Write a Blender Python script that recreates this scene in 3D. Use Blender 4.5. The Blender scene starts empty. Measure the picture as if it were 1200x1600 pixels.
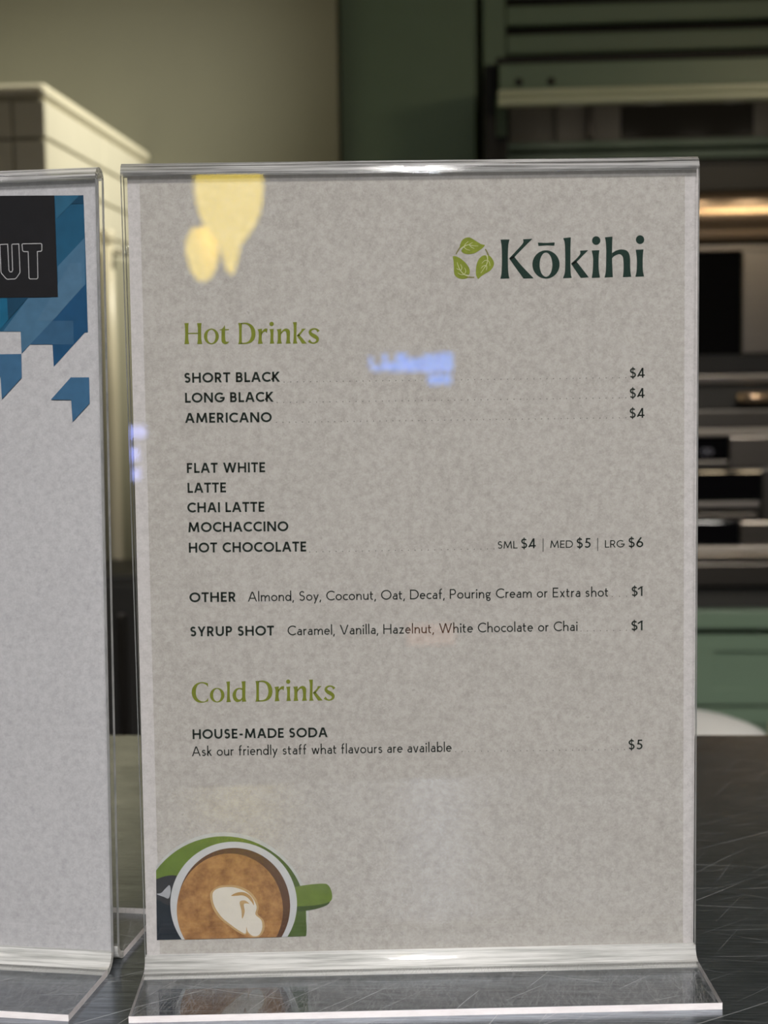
import bpy, bmesh, math, random
from mathutils import Vector, Matrix
random.seed(7)
R = math.radians
PI = math.pi
SC = bpy.context.scene
COL = SC.collection

# ------------------------------------------------------------------ camera
CAM = Vector((-0.02228, -0.56465, 0.23398))
PITCH, YAW, ROLL = 0.09560576, 0.01841852, -0.01509564
cam_d = bpy.data.cameras.new('camera')
cam_d.sensor_fit = 'HORIZONTAL'; cam_d.sensor_width = 36.0
cam_d.lens = 36.0 * 2310 / 1200
cam_d.clip_start = 0.02; cam_d.clip_end = 50
cam_d.dof.use_dof = True; cam_d.dof.focus_distance = 0.568; cam_d.dof.aperture_fstop = 18.0
cam_o = bpy.data.objects.new('camera', cam_d); COL.objects.link(cam_o)
fw = Vector((math.sin(YAW)*math.cos(PITCH), math.cos(YAW)*math.cos(PITCH), -math.sin(PITCH)))
rt = Vector((math.cos(YAW), -math.sin(YAW), 0)); up = rt.cross(fw)
cr, sr = math.cos(ROLL), math.sin(ROLL)
rt2 = cr*rt + sr*up; up2 = -sr*rt + cr*up
m = Matrix((rt2, up2, -fw)).transposed().to_4x4(); m.translation = CAM
cam_o.matrix_world = m
SC.camera = cam_o

# the room is turned 4.5 degrees against the menu stand: room coordinates are
# x to the right, d into the room (from below the viewer), z above the counter
TR = R(4.5)
XR = Vector((math.cos(TR), -math.sin(TR), 0)); YR = Vector((math.sin(TR), math.cos(TR), 0))
BASE = Vector((CAM.x, CAM.y, 0))
def W(x, d, z): return BASE + x*XR + d*YR + Vector((0, 0, z))

# ------------------------------------------------------------------ world, exposure, lights
wd = bpy.data.worlds.new('world'); SC.world = wd; wd.use_nodes = True
wd.node_tree.nodes['Background'].inputs[0].default_value = (0.6, 0.65, 0.7, 1)
wd.node_tree.nodes['Background'].inputs[1].default_value = 0.05
SC.view_settings.view_transform = 'Standard'; SC.view_settings.look = 'None'
SC.view_settings.exposure = 0.0; SC.view_settings.gamma = 1.0
SC.view_settings.use_curve_mapping = False
SC.cycles.max_bounces = 14; SC.cycles.transparent_max_bounces = 24
SC.cycles.glossy_bounces = 6; SC.cycles.diffuse_bounces = 4
SC.cycles.caustics_reflective = False; SC.cycles.caustics_refractive = False
SC.cycles.sample_clamp_indirect = 4.0
def area_light(name, x, d, z, sx, sy, power, color, target=None, spread=180):
    l = bpy.data.lights.new(name, 'AREA'); l.shape = 'RECTANGLE'; l.size = sx; l.size_y = sy
    l.energy = power; l.color = color; l.spread = R(spread)
    o = bpy.data.objects.new(name, l); COL.objects.link(o); o.location = W(x, d, z)
    t = W(*target) if target else W(x, d, z-1)
    o.rotation_euler = (t - o.location).to_track_quat('-Z', 'Y').to_euler()
    return o
def spot_light(name, x, d, z, target, power, color, size, blend=0.6, radius=0.05):
    l = bpy.data.lights.new(name, 'SPOT'); l.energy = power; l.color = color
    l.spot_size = R(size); l.spot_blend = blend; l.shadow_soft_size = radius
    o = bpy.data.objects.new(name, l); COL.objects.link(o); o.location = W(x, d, z)
    o.rotation_euler = (W(*target) - o.location).to_track_quat('-Z', 'Y').to_euler()
    return o
CEIL = 1.8
area_light('ceiling_lamp_front', 0.25, -1.30, CEIL-0.075, 1.1, 0.5, 17.0, (1.0, 0.965, 0.94), (0.05, 0.60, 0.02), 56)
area_light('kitchen_fill_light', 0.7, 1.0, CEIL-0.075, 0.6, 0.3, 4.3, (1.0, 0.95, 0.87), (0.6, 3.2, -0.85), 46)  # unseen lamp added, aimed low to brighten ovens and drawers
for hx in (0.20, 0.36, 0.515, 0.635): area_light('hood_fill_light', hx, 2.96, 0.738, 0.05, 0.05, 0.055, (1.0, 0.88, 0.70), (hx, 3.24, 0.60), 170)  # added under the canopy to brighten the niche and glint on the fascia
spot_light('downlight_beam', 0.85, 2.50, CEIL-0.03, (-0.74, 2.70, 0.74), 290, (1.0, 0.95, 0.80), 40, 0.95, 0.04)

# ------------------------------------------------------------------ helpers
def mat(name): 
    m = bpy.data.materials.new(name); m.use_nodes = True
    return m, m.node_tree.nodes, m.node_tree.links, m.node_tree.nodes['Principled BSDF']
def simple(name, col, rough=0.5, metal=0.0, noise=0.0, scale=30, bump=0.0, stretch=(1,1,1), spec=0.5):
    m, n, l, b = mat(name)
    b.inputs['Base Color'].default_value = (*col, 1); b.inputs['Roughness'].default_value = rough
    b.inputs['Metallic'].default_value = metal; b.inputs['Specular IOR Level'].default_value = spec
    if noise or bump:
        tc = n.new('ShaderNodeTexCoord'); mp = n.new('ShaderNodeMapping'); mp.inputs['Scale'].default_value = stretch
        nz = n.new('ShaderNodeTexNoise'); nz.inputs['Scale'].default_value = scale; nz.inputs['Detail'].default_value = 5
        l.new(tc.outputs['Object'], mp.inputs[0]); l.new(mp.outputs[0], nz.inputs[0])
        if noise:
            mx = n.new('ShaderNodeMix'); mx.data_type = 'RGBA'
            mx.inputs[6].default_value = tuple(max(0, c*(1-noise)) for c in col)+(1,)
            mx.inputs[7].default_value = tuple(min(1, c*(1+noise)) for c in col)+(1,)
            l.new(nz.outputs['Fac'], mx.inputs[0]); l.new(mx.outputs[2], b.inputs['Base Color'])
        if bump:
            bp = n.new('ShaderNodeBump'); bp.inputs['Strength'].default_value = bump; bp.inputs['Distance'].default_value = 0.001
            l.new(nz.outputs['Fac'], bp.inputs['Height']); l.new(bp.outputs[0], b.inputs['Normal'])
    return m
def glow(name, col, strength):
    m, n, l, b = mat(name)
    b.inputs['Base Color'].default_value = (*col, 1)
    b.inputs['Emission Color'].default_value = (*col, 1); b.inputs['Emission Strength'].default_value = strength
    return m
def bm_box(bm, x0, x1, y0, y1, z0, z1, bevel=0.0, seg=2):
    vs = [bm.verts.new((x, y, z)) for x in (x0, x1) for y in (y0, y1) for z in (z0, z1)]
    fs = [bm.faces.new([vs[i] for i in q]) for q in ((0,1,3,2),(4,6,7,5),(0,4,5,1),(2,3,7,6),(0,2,6,4),(1,5,7,3))]
    if bevel:
        es = list({e for f in fs for e in f.edges})
        bmesh.ops.bevel(bm, geom=es, offset=bevel, segments=seg, affect='EDGES', profile=0.5)
def link(name, bm, materials, parent=None, smooth=False):
    me = bpy.data.meshes.new(name)
    bmesh.ops.recalc_face_normals(bm, faces=bm.faces)
    bm.to_mesh(me); bm.free()
    for mm in (materials if isinstance(materials, (list, tuple)) else [materials]): me.materials.append(mm)
    if smooth:
        for p in me.polygons: p.use_smooth = True
    o = bpy.data.objects.new(name, me); COL.objects.link(o)
    if parent: o.parent = parent
    return o
def tag(o, label=None, cat=None, group=None, kind=None):
    if label: o['label'] = label
    if cat: o['category'] = cat
    if group: o['group'] = group
    if kind: o['kind'] = kind
    return o
def root(name, loc, rz=0.0, label=None, cat=None, group=None):
    o = bpy.data.objects.new(name, None); o.empty_display_size = 0.05; COL.objects.link(o)
    o.location = loc; o.rotation_euler = (0, 0, rz)
    return tag(o, label, cat, group)
def box(name, x0, x1, y0, y1, z0, z1, material, parent=None, bevel=0.0, seg=2):
    bm = bmesh.new(); bm_box(bm, x0, x1, y0, y1, z0, z1, bevel, seg)
    return link(name, bm, material, parent, False)
def room_box(name, x0, x1, d0, d1, z0, z1, material, bevel=0.0, kind='structure'):
    "a box standing in room coordinates"
    o = box(name, x0, x1, d0, d1, z0, z1, material, None, bevel)
    o.location = BASE; o.rotation_euler = (0, 0, -TR)
    if kind: o['kind'] = kind
    return o
def lathe(name, prof, material, parent=None, n=40, smooth=True):
    bm = bmesh.new(); rows = []
    for r, z in prof:
        rows.append([bm.verts.new((r*math.cos(2*PI*i/n), r*math.sin(2*PI*i/n), z)) for i in range(n)] if r > 1e-6 else [bm.verts.new((0, 0, z))])
    for a, b in zip(rows, rows[1:]):
        for i in range(n):
            j = (i+1) % n
            if len(a) == 1 and len(b) == 1: continue
            if len(a) == 1: bm.faces.new((a[0], b[i], b[j]))
            elif len(b) == 1: bm.faces.new((a[i], a[j], b[0]))
            else: bm.faces.new((a[i], a[j], b[j], b[i]))
    return link(name, bm, material, parent, smooth)
def tube(name, pts, r, material, parent=None, n=16):
    bm = bmesh.new(); rings = []
    P = [Vector(p) for p in pts]
    for i, p in enumerate(P):
        t = ((P[min(i+1, len(P)-1)] - P[max(i-1, 0)])).normalized()
        a = t.orthogonal().normalized(); b = t.cross(a)
        if rings:
            a = (pa - t*pa.dot(t)).normalized(); b = t.cross(a)
        pa = a
        rings.append([bm.verts.new(p + r*(math.cos(2*PI*k/n)*a + math.sin(2*PI*k/n)*b)) for k in range(n)])
    for u, v in zip(rings, rings[1:]):
        for k in range(n): bm.faces.new((u[k], u[(k+1) % n], v[(k+1) % n], v[k]))
    bm.faces.new(rings[0][::-1]); bm.faces.new(rings[-1])
    return link(name, bm, material, parent, True)
PRINT = {
'brand_word': [{'poly':[(33.59,282.34),(33.66,281.99),(33.75,281.62),(33.84,281.19),(33.92,280.67),(33.99,280.04),(34.03,279.25),(34.06,278.33),(34.08,277.34),(34.09,276.31),(34.09,275.3),(34.08,274.27),(34.05,273.17),(34.02,272.09),(33.97,271.08),(33.91,270.22),(33.83,269.54),(33.73,268.98),(33.61,268.51),(33.5,268.1),(33.41,267.72),(34.02,267.74),(34.75,267.76),(35.52,267.78),(36.24,267.8),(36.85,267.81),(36.78,268.21),(36.69,268.64),(36.6,269.13),(36.52,269.71),(36.45,270.39),(36.41,271.22),(36.38,272.19),(36.36,273.22),(36.35,274.27),(36.35,275.27),(36.36,276.26),(36.38,277.29),(36.42,278.29),(36.46,279.21),(36.52,280),(36.6,280.64),(36.71,281.17),(36.82,281.62),(36.93,282),(37.02,282.36),(36.42,282.36),(35.69,282.35),(34.92,282.35),(34.2,282.34)]},{'poly':[(36.9,275.4),(37.33,275.83),(37.83,276.34),(38.36,276.88),(38.9,277.43),(39.39,277.94),(39.85,278.42),(40.31,278.89),(40.74,279.35),(41.13,279.77),(41.46,280.14),(41.71,280.44),(41.9,280.67),(42.04,280.88),(42.14,281.07),(42.22,281.28),(42.25,281.51),(42.23,281.74),(42.18,281.97),(42.12,282.18),(42.09,282.36),(42.73,282.39),(43.5,282.42),(44.31,282.45),(45.08,282.49),(45.72,282.51),(45.5,282.32),(45.28,282.12),(45.01,281.88),(44.67,281.56),(44.21,281.12),(43.56,280.49),(42.76,279.7),(41.9,278.85),(41.08,278.05),(40.41,277.38),(39.9,276.87),(39.48,276.44),(39.13,276.08),(38.83,275.78),(38.55,275.51),(38.3,275.3),(38.1,275.14),(37.93,275.03),(37.79,274.94),(37.65,274.85),(37.52,274.94),(37.36,275.06),(37.19,275.19),(37.03,275.3)]},{'poly':[(36.83,275.26),(37.13,275.43),(37.5,275.62),(37.88,275.83),(38.25,276.03),(38.55,276.19),(39,275.61),(39.51,274.96),(40.07,274.23),(40.7,273.45),(41.41,272.63),(42.26,271.7),(43.25,270.66),(44.28,269.59),(45.25,268.59),(46.05,267.75),(45.38,267.74),(44.56,267.72),(43.7,267.7),(42.88,267.68),(42.21,267.67),(41.75,268.31),(41.21,269.07),(40.63,269.88),(40.04,270.71),(39.48,271.5),(38.93,272.29),(38.35,273.1),(37.79,273.9),(37.28,274.63)]},{'poly':[(47.7,281.07),(48.25,281.03),(48.88,280.99),(49.56,280.94),(50.26,280.91),(50.93,280.89),(51.59,280.9),(52.27,280.93),(52.94,280.98),(53.55,281.02),(54.08,281.05),(54.06,280.84),(54.03,280.58),(53.99,280.31),(53.96,280.05),(53.94,279.84),(53.43,279.86),(52.84,279.89),(52.2,279.92),(51.54,279.94),(50.92,279.94),(50.3,279.93),(49.67,279.9),(49.04,279.85),(48.47,279.81),(47.97,279.78),(47.92,280.01),(47.87,280.28),(47.81,280.57),(47.75,280.84)]},{'poly':[(57.31,282.56),(57.42,282.25),(57.56,281.93),(57.7,281.55),(57.83,281.05),(57.92,280.39),(57.98,279.51),(58.02,278.44),(58.04,277.28),(58.04,276.09),(58.04,274.98),(58.04,273.9),(58.03,272.79),(58,271.71),(57.96,270.73),(57.89,269.9),(57.77,269.24),(57.61,268.72),(57.43,268.3),(57.26,267.94),(57.12,267.6),(57.72,267.61),(58.43,267.63),(59.18,267.65),(59.9,267.67),(60.49,267.69),(60.42,268),(60.33,268.3),(60.23,268.68),(60.15,269.24),(60.09,270.07),(60.05,271.29),(60.03,272.85),(60.03,274.55),(60.03,276.21),(60.04,277.66),(60.06,278.89),(60.09,280.04),(60.13,281.08),(60.16,282.03),(60.19,282.86),(59.69,282.81),(59.08,282.75),(58.43,282.68),(57.82,282.62)]},{'poly':[(60.23,273.05),(60.61,273.37),(61.05,273.74),(61.52,274.15),(61.98,274.55),(62.37,274.92),(62.7,275.26),(63.01,275.6),(63.29,275.92),(63.51,276.23),(63.68,276.53),(63.76,276.81),(63.77,277.09),(63.74,277.36),(63.7,277.6),(63.68,277.81),(64.24,277.84),(64.91,277.87),(65.61,277.91),(66.28,277.94),(66.84,277.97),(66.57,277.72),(66.25,277.43),(65.91,277.12),(65.53,276.76),(65.12,276.37),(64.64,275.9),(64.1,275.35),(63.54,274.79),(63.01,274.26),(62.57,273.83),(62.23,273.52),(61.95,273.27),(61.72,273.08),(61.52,272.92),(61.33,272.76),(61.14,272.82),(60.91,272.88),(60.66,272.94),(60.43,273)]},{'poly':[(60.23,273.05),(60.57,273.23),(60.98,273.43),(61.41,273.66),(61.82,273.87),(62.16,274.04),(63,272.94),(64.02,271.62),(65.1,270.22),(66.11,268.9),(66.96,267.8),(66.43,267.77),(65.79,267.74),(65.11,267.7),(64.46,267.67),(63.93,267.64),(63.57,268.17),(63.13,268.8),(62.67,269.47),(62.21,270.13),(61.81,270.72),(61.44,271.26),(61.1,271.77),(60.78,272.24),(60.49,272.67)]},{'poly':[(68.08,277.82),(68.6,277.84),(69.22,277.86),(69.89,277.88),(70.51,277.9),(71.03,277.92),(70.98,277.54),(70.92,277.14),(70.85,276.68),(70.79,276.14),(70.75,275.48),(70.73,274.65),(70.71,273.67),(70.7,272.63),(70.71,271.62),(70.75,270.74),(70.82,269.99),(70.92,269.32),(71.03,268.71),(71.14,268.16),(71.23,267.68),(70.67,267.66),(70,267.64),(69.29,267.62),(68.62,267.6),(68.06,267.58),(68.14,268.04),(68.23,268.54),(68.32,269.11),(68.41,269.74),(68.48,270.43),(68.54,271.23),(68.59,272.15),(68.63,273.1),(68.64,274.02),(68.62,274.83),(68.55,275.55),(68.44,276.2),(68.31,276.8),(68.18,277.34)]},{'poly':[(73.1,282.69),(73.6,282.73),(74.22,282.78),(74.86,282.83),(75.47,282.88),(75.98,282.92),(75.96,282.39),(75.92,281.8),(75.89,281.13),(75.86,280.36),(75.84,279.48),(75.83,278.42),(75.82,277.21),(75.82,275.91),(75.82,274.61),(75.84,273.38),(75.88,272.18),(75.94,270.96),(76,269.77),(76.06,268.68),(76.12,267.74),(75.56,267.73),(74.89,267.71),(74.18,267.69),(73.51,267.67),(72.95,267.65),(73.03,268.01),(73.14,268.4),(73.25,268.85),(73.35,269.38),(73.43,270.02),(73.49,270.81),(73.52,271.72),(73.55,272.71),(73.56,273.74),(73.57,274.77),(73.58,275.85),(73.58,277.03),(73.57,278.19),(73.55,279.28),(73.51,280.18),(73.44,280.89),(73.36,281.46),(73.26,281.92),(73.17,282.32)]},{'poly':[(75.84,276.77),(76.08,276.92),(76.35,277.1),(76.64,277.29),(76.96,277.48),(77.29,277.63),(77.64,277.76),(78.02,277.88),(78.42,277.98),(78.82,278.05),(79.21,278.08),(79.61,278.07),(80.02,278.03),(80.43,277.96),(80.8,277.85),(81.14,277.71),(81.42,277.53),(81.67,277.32),(81.89,277.07),(82.07,276.79),(82.24,276.48),(82.37,276.16),(82.47,275.84),(82.54,275.47),(82.6,275.04),(82.65,274.51),(82.68,273.83),(82.69,273.02),(82.69,272.16),(82.7,271.32),(82.72,270.57),(82.78,269.92),(82.85,269.31),(82.93,268.74),(83.01,268.23),(83.07,267.78),(82.51,267.77),(81.84,267.75),(81.13,267.73),(80.46,267.71),(79.9,267.69),(79.95,268.11),(80.02,268.57),(80.09,269.09),(80.14,269.66),(80.18,270.27),(80.19,270.98),(80.19,271.79),(80.17,272.61),(80.14,273.38),(80.11,274),(80.06,274.45),(80.01,274.8),(79.95,275.06),(79.87,275.28),(79.76,275.5),(79.63,275.71),(79.48,275.89),(79.31,276.04),(79.13,276.17),(78.94,276.25),(78.74,276.3),(78.52,276.32),(78.3,276.3),(78.07,276.26),(77.84,276.2),(77.59,276.12),(77.33,276.01),(77.07,275.88),(76.82,275.74),(76.6,275.61),(76.41,275.46),(76.24,275.31),(76.09,275.15),(75.96,275),(75.84,274.87),(75.84,275.21),(75.84,275.61),(75.84,276.03),(75.84,276.43)]},{'poly':[(84.78,277.87),(85.3,277.88),(85.93,277.9),(86.59,277.93),(87.22,277.95),(87.74,277.96),(87.69,277.54),(87.63,277.08),(87.56,276.55),(87.51,275.95),(87.47,275.26),(87.44,274.4),(87.43,273.4),(87.43,272.36),(87.44,271.36),(87.48,270.51),(87.55,269.82),(87.65,269.23),(87.76,268.72),(87.87,268.27),(87.96,267.85),(87.38,267.84),(86.68,267.82),(85.94,267.8),(85.24,267.78),(84.66,267.76),(84.74,268.14),(84.85,268.56),(84.96,269.02),(85.06,269.57),(85.14,270.2),(85.18,270.98),(85.21,271.88),(85.23,272.83),(85.22,273.77),(85.2,274.61),(85.14,275.36),(85.06,276.07),(84.96,276.74),(84.86,277.34)]},{'ring':[[(55.9,272.77),(55.84,271.94),(55.64,271.14),(55.33,270.38),(54.91,269.68),(54.38,269.05),(53.76,268.52),(53.07,268.1),(52.32,267.79),(51.53,267.61),(50.73,267.55),(49.92,267.63),(49.14,267.83),(48.39,268.16),(47.7,268.6),(47.09,269.15),(46.57,269.79),(46.15,270.5),(45.84,271.27),(45.66,272.08),(45.6,272.91),(45.67,273.74),(45.86,274.54),(46.18,275.3),(46.6,276),(47.13,276.62),(47.75,277.15),(48.44,277.58),(49.18,277.88),(49.97,278.07),(50.78,278.12),(51.58,278.05),(52.36,277.84),(53.11,277.51),(53.8,277.07),(54.41,276.53),(54.93,275.89),(55.35,275.18),(55.66,274.41),(55.84,273.6)],[(53.15,272.74),(53.12,272.03),(53.03,271.34),(52.88,270.68),(52.68,270.08),(52.44,269.54),(52.15,269.08),(51.82,268.71),(51.47,268.44),(51.11,268.28),(50.73,268.23),(50.35,268.29),(49.99,268.46),(49.64,268.74),(49.32,269.12),(49.04,269.58),(48.79,270.13),(48.6,270.74),(48.46,271.4),(48.37,272.1),(48.35,272.81),(48.38,273.52),(48.47,274.21),(48.62,274.86),(48.82,275.47),(49.07,276),(49.36,276.46),(49.68,276.83),(50.03,277.1),(50.4,277.26),(50.77,277.31),(51.15,277.25),(51.51,277.08),(51.86,276.8),(52.18,276.42),(52.46,275.96),(52.71,275.41),(52.9,274.8),(53.04,274.14),(53.13,273.45)]]},{'poly':[(71.38,281.5),(71.33,281.08),(71.17,280.69),(70.92,280.36),(70.59,280.1),(70.21,279.95),(69.8,279.9),(69.39,279.96),(69.01,280.12),(68.68,280.39),(68.43,280.72),(68.27,281.12),(68.22,281.54),(68.28,281.96),(68.43,282.35),(68.68,282.68),(69.01,282.93),(69.39,283.09),(69.8,283.14),(70.21,283.08),(70.59,282.91),(70.92,282.65),(71.17,282.31),(71.33,281.92)]},{'poly':[(88.01,281.61),(87.95,281.19),(87.8,280.8),(87.55,280.47),(87.22,280.22),(86.84,280.06),(86.43,280.01),(86.02,280.07),(85.64,280.24),(85.31,280.5),(85.06,280.84),(84.9,281.23),(84.85,281.66),(84.9,282.08),(85.06,282.46),(85.31,282.8),(85.63,283.05),(86.01,283.21),(86.42,283.26),(86.83,283.2),(87.21,283.03),(87.54,282.77),(87.79,282.43),(87.95,282.03)]}],
'leaf': [[{'poly':[(18.08,279.27),(18.1,279.45),(18.13,279.67),(18.15,279.9),(18.2,280.16),(18.27,280.43),(18.36,280.73),(18.48,281.06),(18.61,281.41),(18.75,281.74),(18.92,282.03),(19.11,282.27),(19.31,282.49),(19.54,282.68),(19.77,282.85),(20.02,282.99),(20.27,283.11),(20.55,283.21),(20.83,283.27),(21.11,283.32),(21.38,283.33),(21.64,283.32),(21.89,283.27),(22.14,283.2),(22.39,283.12),(22.64,283.01),(22.89,282.89),(23.14,282.74),(23.39,282.57),(23.64,282.4),(23.9,282.23),(24.19,282.05),(24.48,281.86),(24.79,281.66),(25.08,281.48),(25.34,281.31),(25.58,281.17),(25.79,281.03),(26,280.91),(26.2,280.8),(26.43,280.71),(26.68,280.64),(26.96,280.59),(27.25,280.54),(27.51,280.51),(27.73,280.48),(27.65,280.34),(27.57,280.18),(27.47,280.01),(27.36,279.84),(27.23,279.68),(27.1,279.54),(26.96,279.42),(26.8,279.29),(26.62,279.16),(26.41,279.01),(26.16,278.83),(25.87,278.63),(25.57,278.43),(25.25,278.23),(24.95,278.05),(24.66,277.89),(24.38,277.74),(24.09,277.6),(23.8,277.48),(23.5,277.37),(23.18,277.28),(22.85,277.21),(22.51,277.15),(22.18,277.11),(21.86,277.09),(21.55,277.08),(21.25,277.09),(20.96,277.12),(20.68,277.16),(20.41,277.21),(20.16,277.28),(19.93,277.35),(19.71,277.43),(19.51,277.53),(19.33,277.64),(19.16,277.77),(19.01,277.91),(18.88,278.06),(18.78,278.22),(18.74,278.36),(18.75,278.51),(18.82,278.65),(18.93,278.79),(19.05,278.93),(19.16,279.07),(19.28,279.22),(19.42,279.37),(19.56,279.52),(19.69,279.66),(19.8,279.78),(19.5,279.69),(19.13,279.58),(18.75,279.47),(18.38,279.36)]}],[{'poly':[(28.93,276.71),(29.12,276.56),(29.34,276.39),(29.57,276.21),(29.81,276.01),(30.01,275.8),(30.2,275.57),(30.38,275.32),(30.55,275.05),(30.7,274.79),(30.82,274.53),(30.92,274.28),(31,274.03),(31.05,273.78),(31.08,273.52),(31.08,273.27),(31.05,273.02),(30.98,272.78),(30.89,272.53),(30.77,272.28),(30.62,272.03),(30.43,271.76),(30.22,271.48),(29.97,271.2),(29.71,270.94),(29.43,270.7),(29.12,270.49),(28.79,270.3),(28.45,270.12),(28.11,269.95),(27.78,269.77),(27.47,269.58),(27.16,269.39),(26.85,269.21),(26.57,269.02),(26.32,268.86),(26.11,268.7),(25.93,268.55),(25.77,268.4),(25.63,268.27),(25.5,268.15),(25.38,268.04),(25.28,267.94),(25.19,267.86),(25.11,267.78),(25.04,267.71),(24.95,267.84),(24.85,267.98),(24.74,268.14),(24.63,268.32),(24.54,268.52),(24.46,268.73),(24.38,268.95),(24.3,269.19),(24.24,269.47),(24.21,269.78),(24.19,270.16),(24.19,270.6),(24.21,271.06),(24.24,271.51),(24.28,271.93),(24.33,272.32),(24.39,272.68),(24.46,273.04),(24.55,273.38),(24.66,273.72),(24.79,274.06),(24.94,274.4),(25.11,274.73),(25.29,275.04),(25.47,275.32),(25.67,275.57),(25.89,275.79),(26.12,275.98),(26.35,276.15),(26.57,276.29),(26.8,276.4),(27.03,276.48),(27.26,276.54),(27.48,276.57),(27.66,276.58),(27.81,276.56),(27.95,276.52),(28.06,276.46),(28.15,276.37),(28.24,276.27),(28.31,276.13),(28.36,275.96),(28.4,275.78),(28.43,275.6),(28.47,275.46),(28.55,275.68),(28.65,275.94),(28.75,276.22),(28.85,276.49)]}],[{'poly':[(15.42,276.35),(15.61,276.37),(15.83,276.4),(16.07,276.43),(16.32,276.43),(16.6,276.39),(16.9,276.3),(17.22,276.17),(17.56,276.01),(17.9,275.84),(18.22,275.65),(18.52,275.45),(18.82,275.23),(19.11,275),(19.39,274.75),(19.66,274.5),(19.93,274.25),(20.2,273.97),(20.46,273.7),(20.7,273.42),(20.92,273.14),(21.12,272.87),(21.3,272.59),(21.47,272.32),(21.61,272.05),(21.72,271.79),(21.8,271.54),(21.86,271.3),(21.9,271.07),(21.91,270.85),(21.91,270.62),(21.89,270.38),(21.86,270.14),(21.8,269.9),(21.73,269.7),(21.64,269.55),(21.54,269.46),(21.4,269.42),(21.26,269.41),(21.11,269.42),(20.97,269.43),(20.84,269.44),(20.71,269.47),(20.59,269.5),(20.47,269.54),(20.37,269.57),(20.46,269.45),(20.55,269.32),(20.65,269.17),(20.76,269.04),(20.88,268.93),(21.01,268.85),(21.17,268.79),(21.33,268.74),(21.47,268.69),(21.6,268.65),(21.48,268.56),(21.35,268.45),(21.2,268.33),(21.04,268.22),(20.87,268.12),(20.68,268.05),(20.47,267.99),(20.24,267.94),(20.01,267.9),(19.78,267.87),(19.54,267.85),(19.29,267.83),(19.04,267.83),(18.77,267.84),(18.51,267.89),(18.22,267.96),(17.91,268.05),(17.61,268.16),(17.32,268.3),(17.06,268.45),(16.83,268.61),(16.63,268.8),(16.45,269.01),(16.29,269.23),(16.16,269.44),(16.07,269.65),(16,269.86),(15.96,270.08),(15.93,270.33),(15.9,270.61),(15.88,270.96),(15.88,271.34),(15.88,271.76),(15.88,272.18),(15.87,272.59),(15.86,272.98),(15.84,273.38),(15.83,273.78),(15.8,274.17),(15.76,274.56),(15.71,274.94),(15.63,275.33),(15.56,275.71),(15.48,276.05)]}]],
'stem': [[{'strip':[[(18.04,279.69),(17.93,279.53),(17.78,279.31),(17.59,279.05),(17.41,278.77),(17.24,278.51),(17.07,278.24),(16.91,277.94),(16.75,277.66),(16.62,277.41),(16.52,277.24)],[(18.48,279.37),(18.36,279.22),(18.19,279.01),(18,278.76),(17.81,278.5),(17.63,278.25),(17.46,278),(17.29,277.72),(17.12,277.45),(16.97,277.21),(16.87,277.04)]]}],[{'strip':[[(29.22,276.72),(29.14,276.91),(29.02,277.17),(28.89,277.48),(28.75,277.79),(28.62,278.07),(28.48,278.31),(28.33,278.54),(28.19,278.75),(28.07,278.93),(27.98,279.05)],[(28.64,276.51),(28.58,276.71),(28.49,276.98),(28.39,277.29),(28.28,277.6),(28.18,277.86),(28.07,278.1),(27.95,278.33),(27.84,278.54),(27.74,278.73),(27.67,278.87)]]}],[{'strip':[[(20.82,268.36),(20.99,268.34),(21.24,268.31),(21.52,268.27),(21.82,268.24),(22.12,268.21),(22.42,268.2),(22.76,268.19),(23.08,268.19),(23.36,268.19),(23.55,268.19)],[(20.92,268.96),(21.09,268.92),(21.33,268.87),(21.61,268.81),(21.89,268.76),(22.17,268.71),(22.45,268.68),(22.78,268.65),(23.1,268.63),(23.37,268.61),(23.57,268.59)]]}]],
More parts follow.
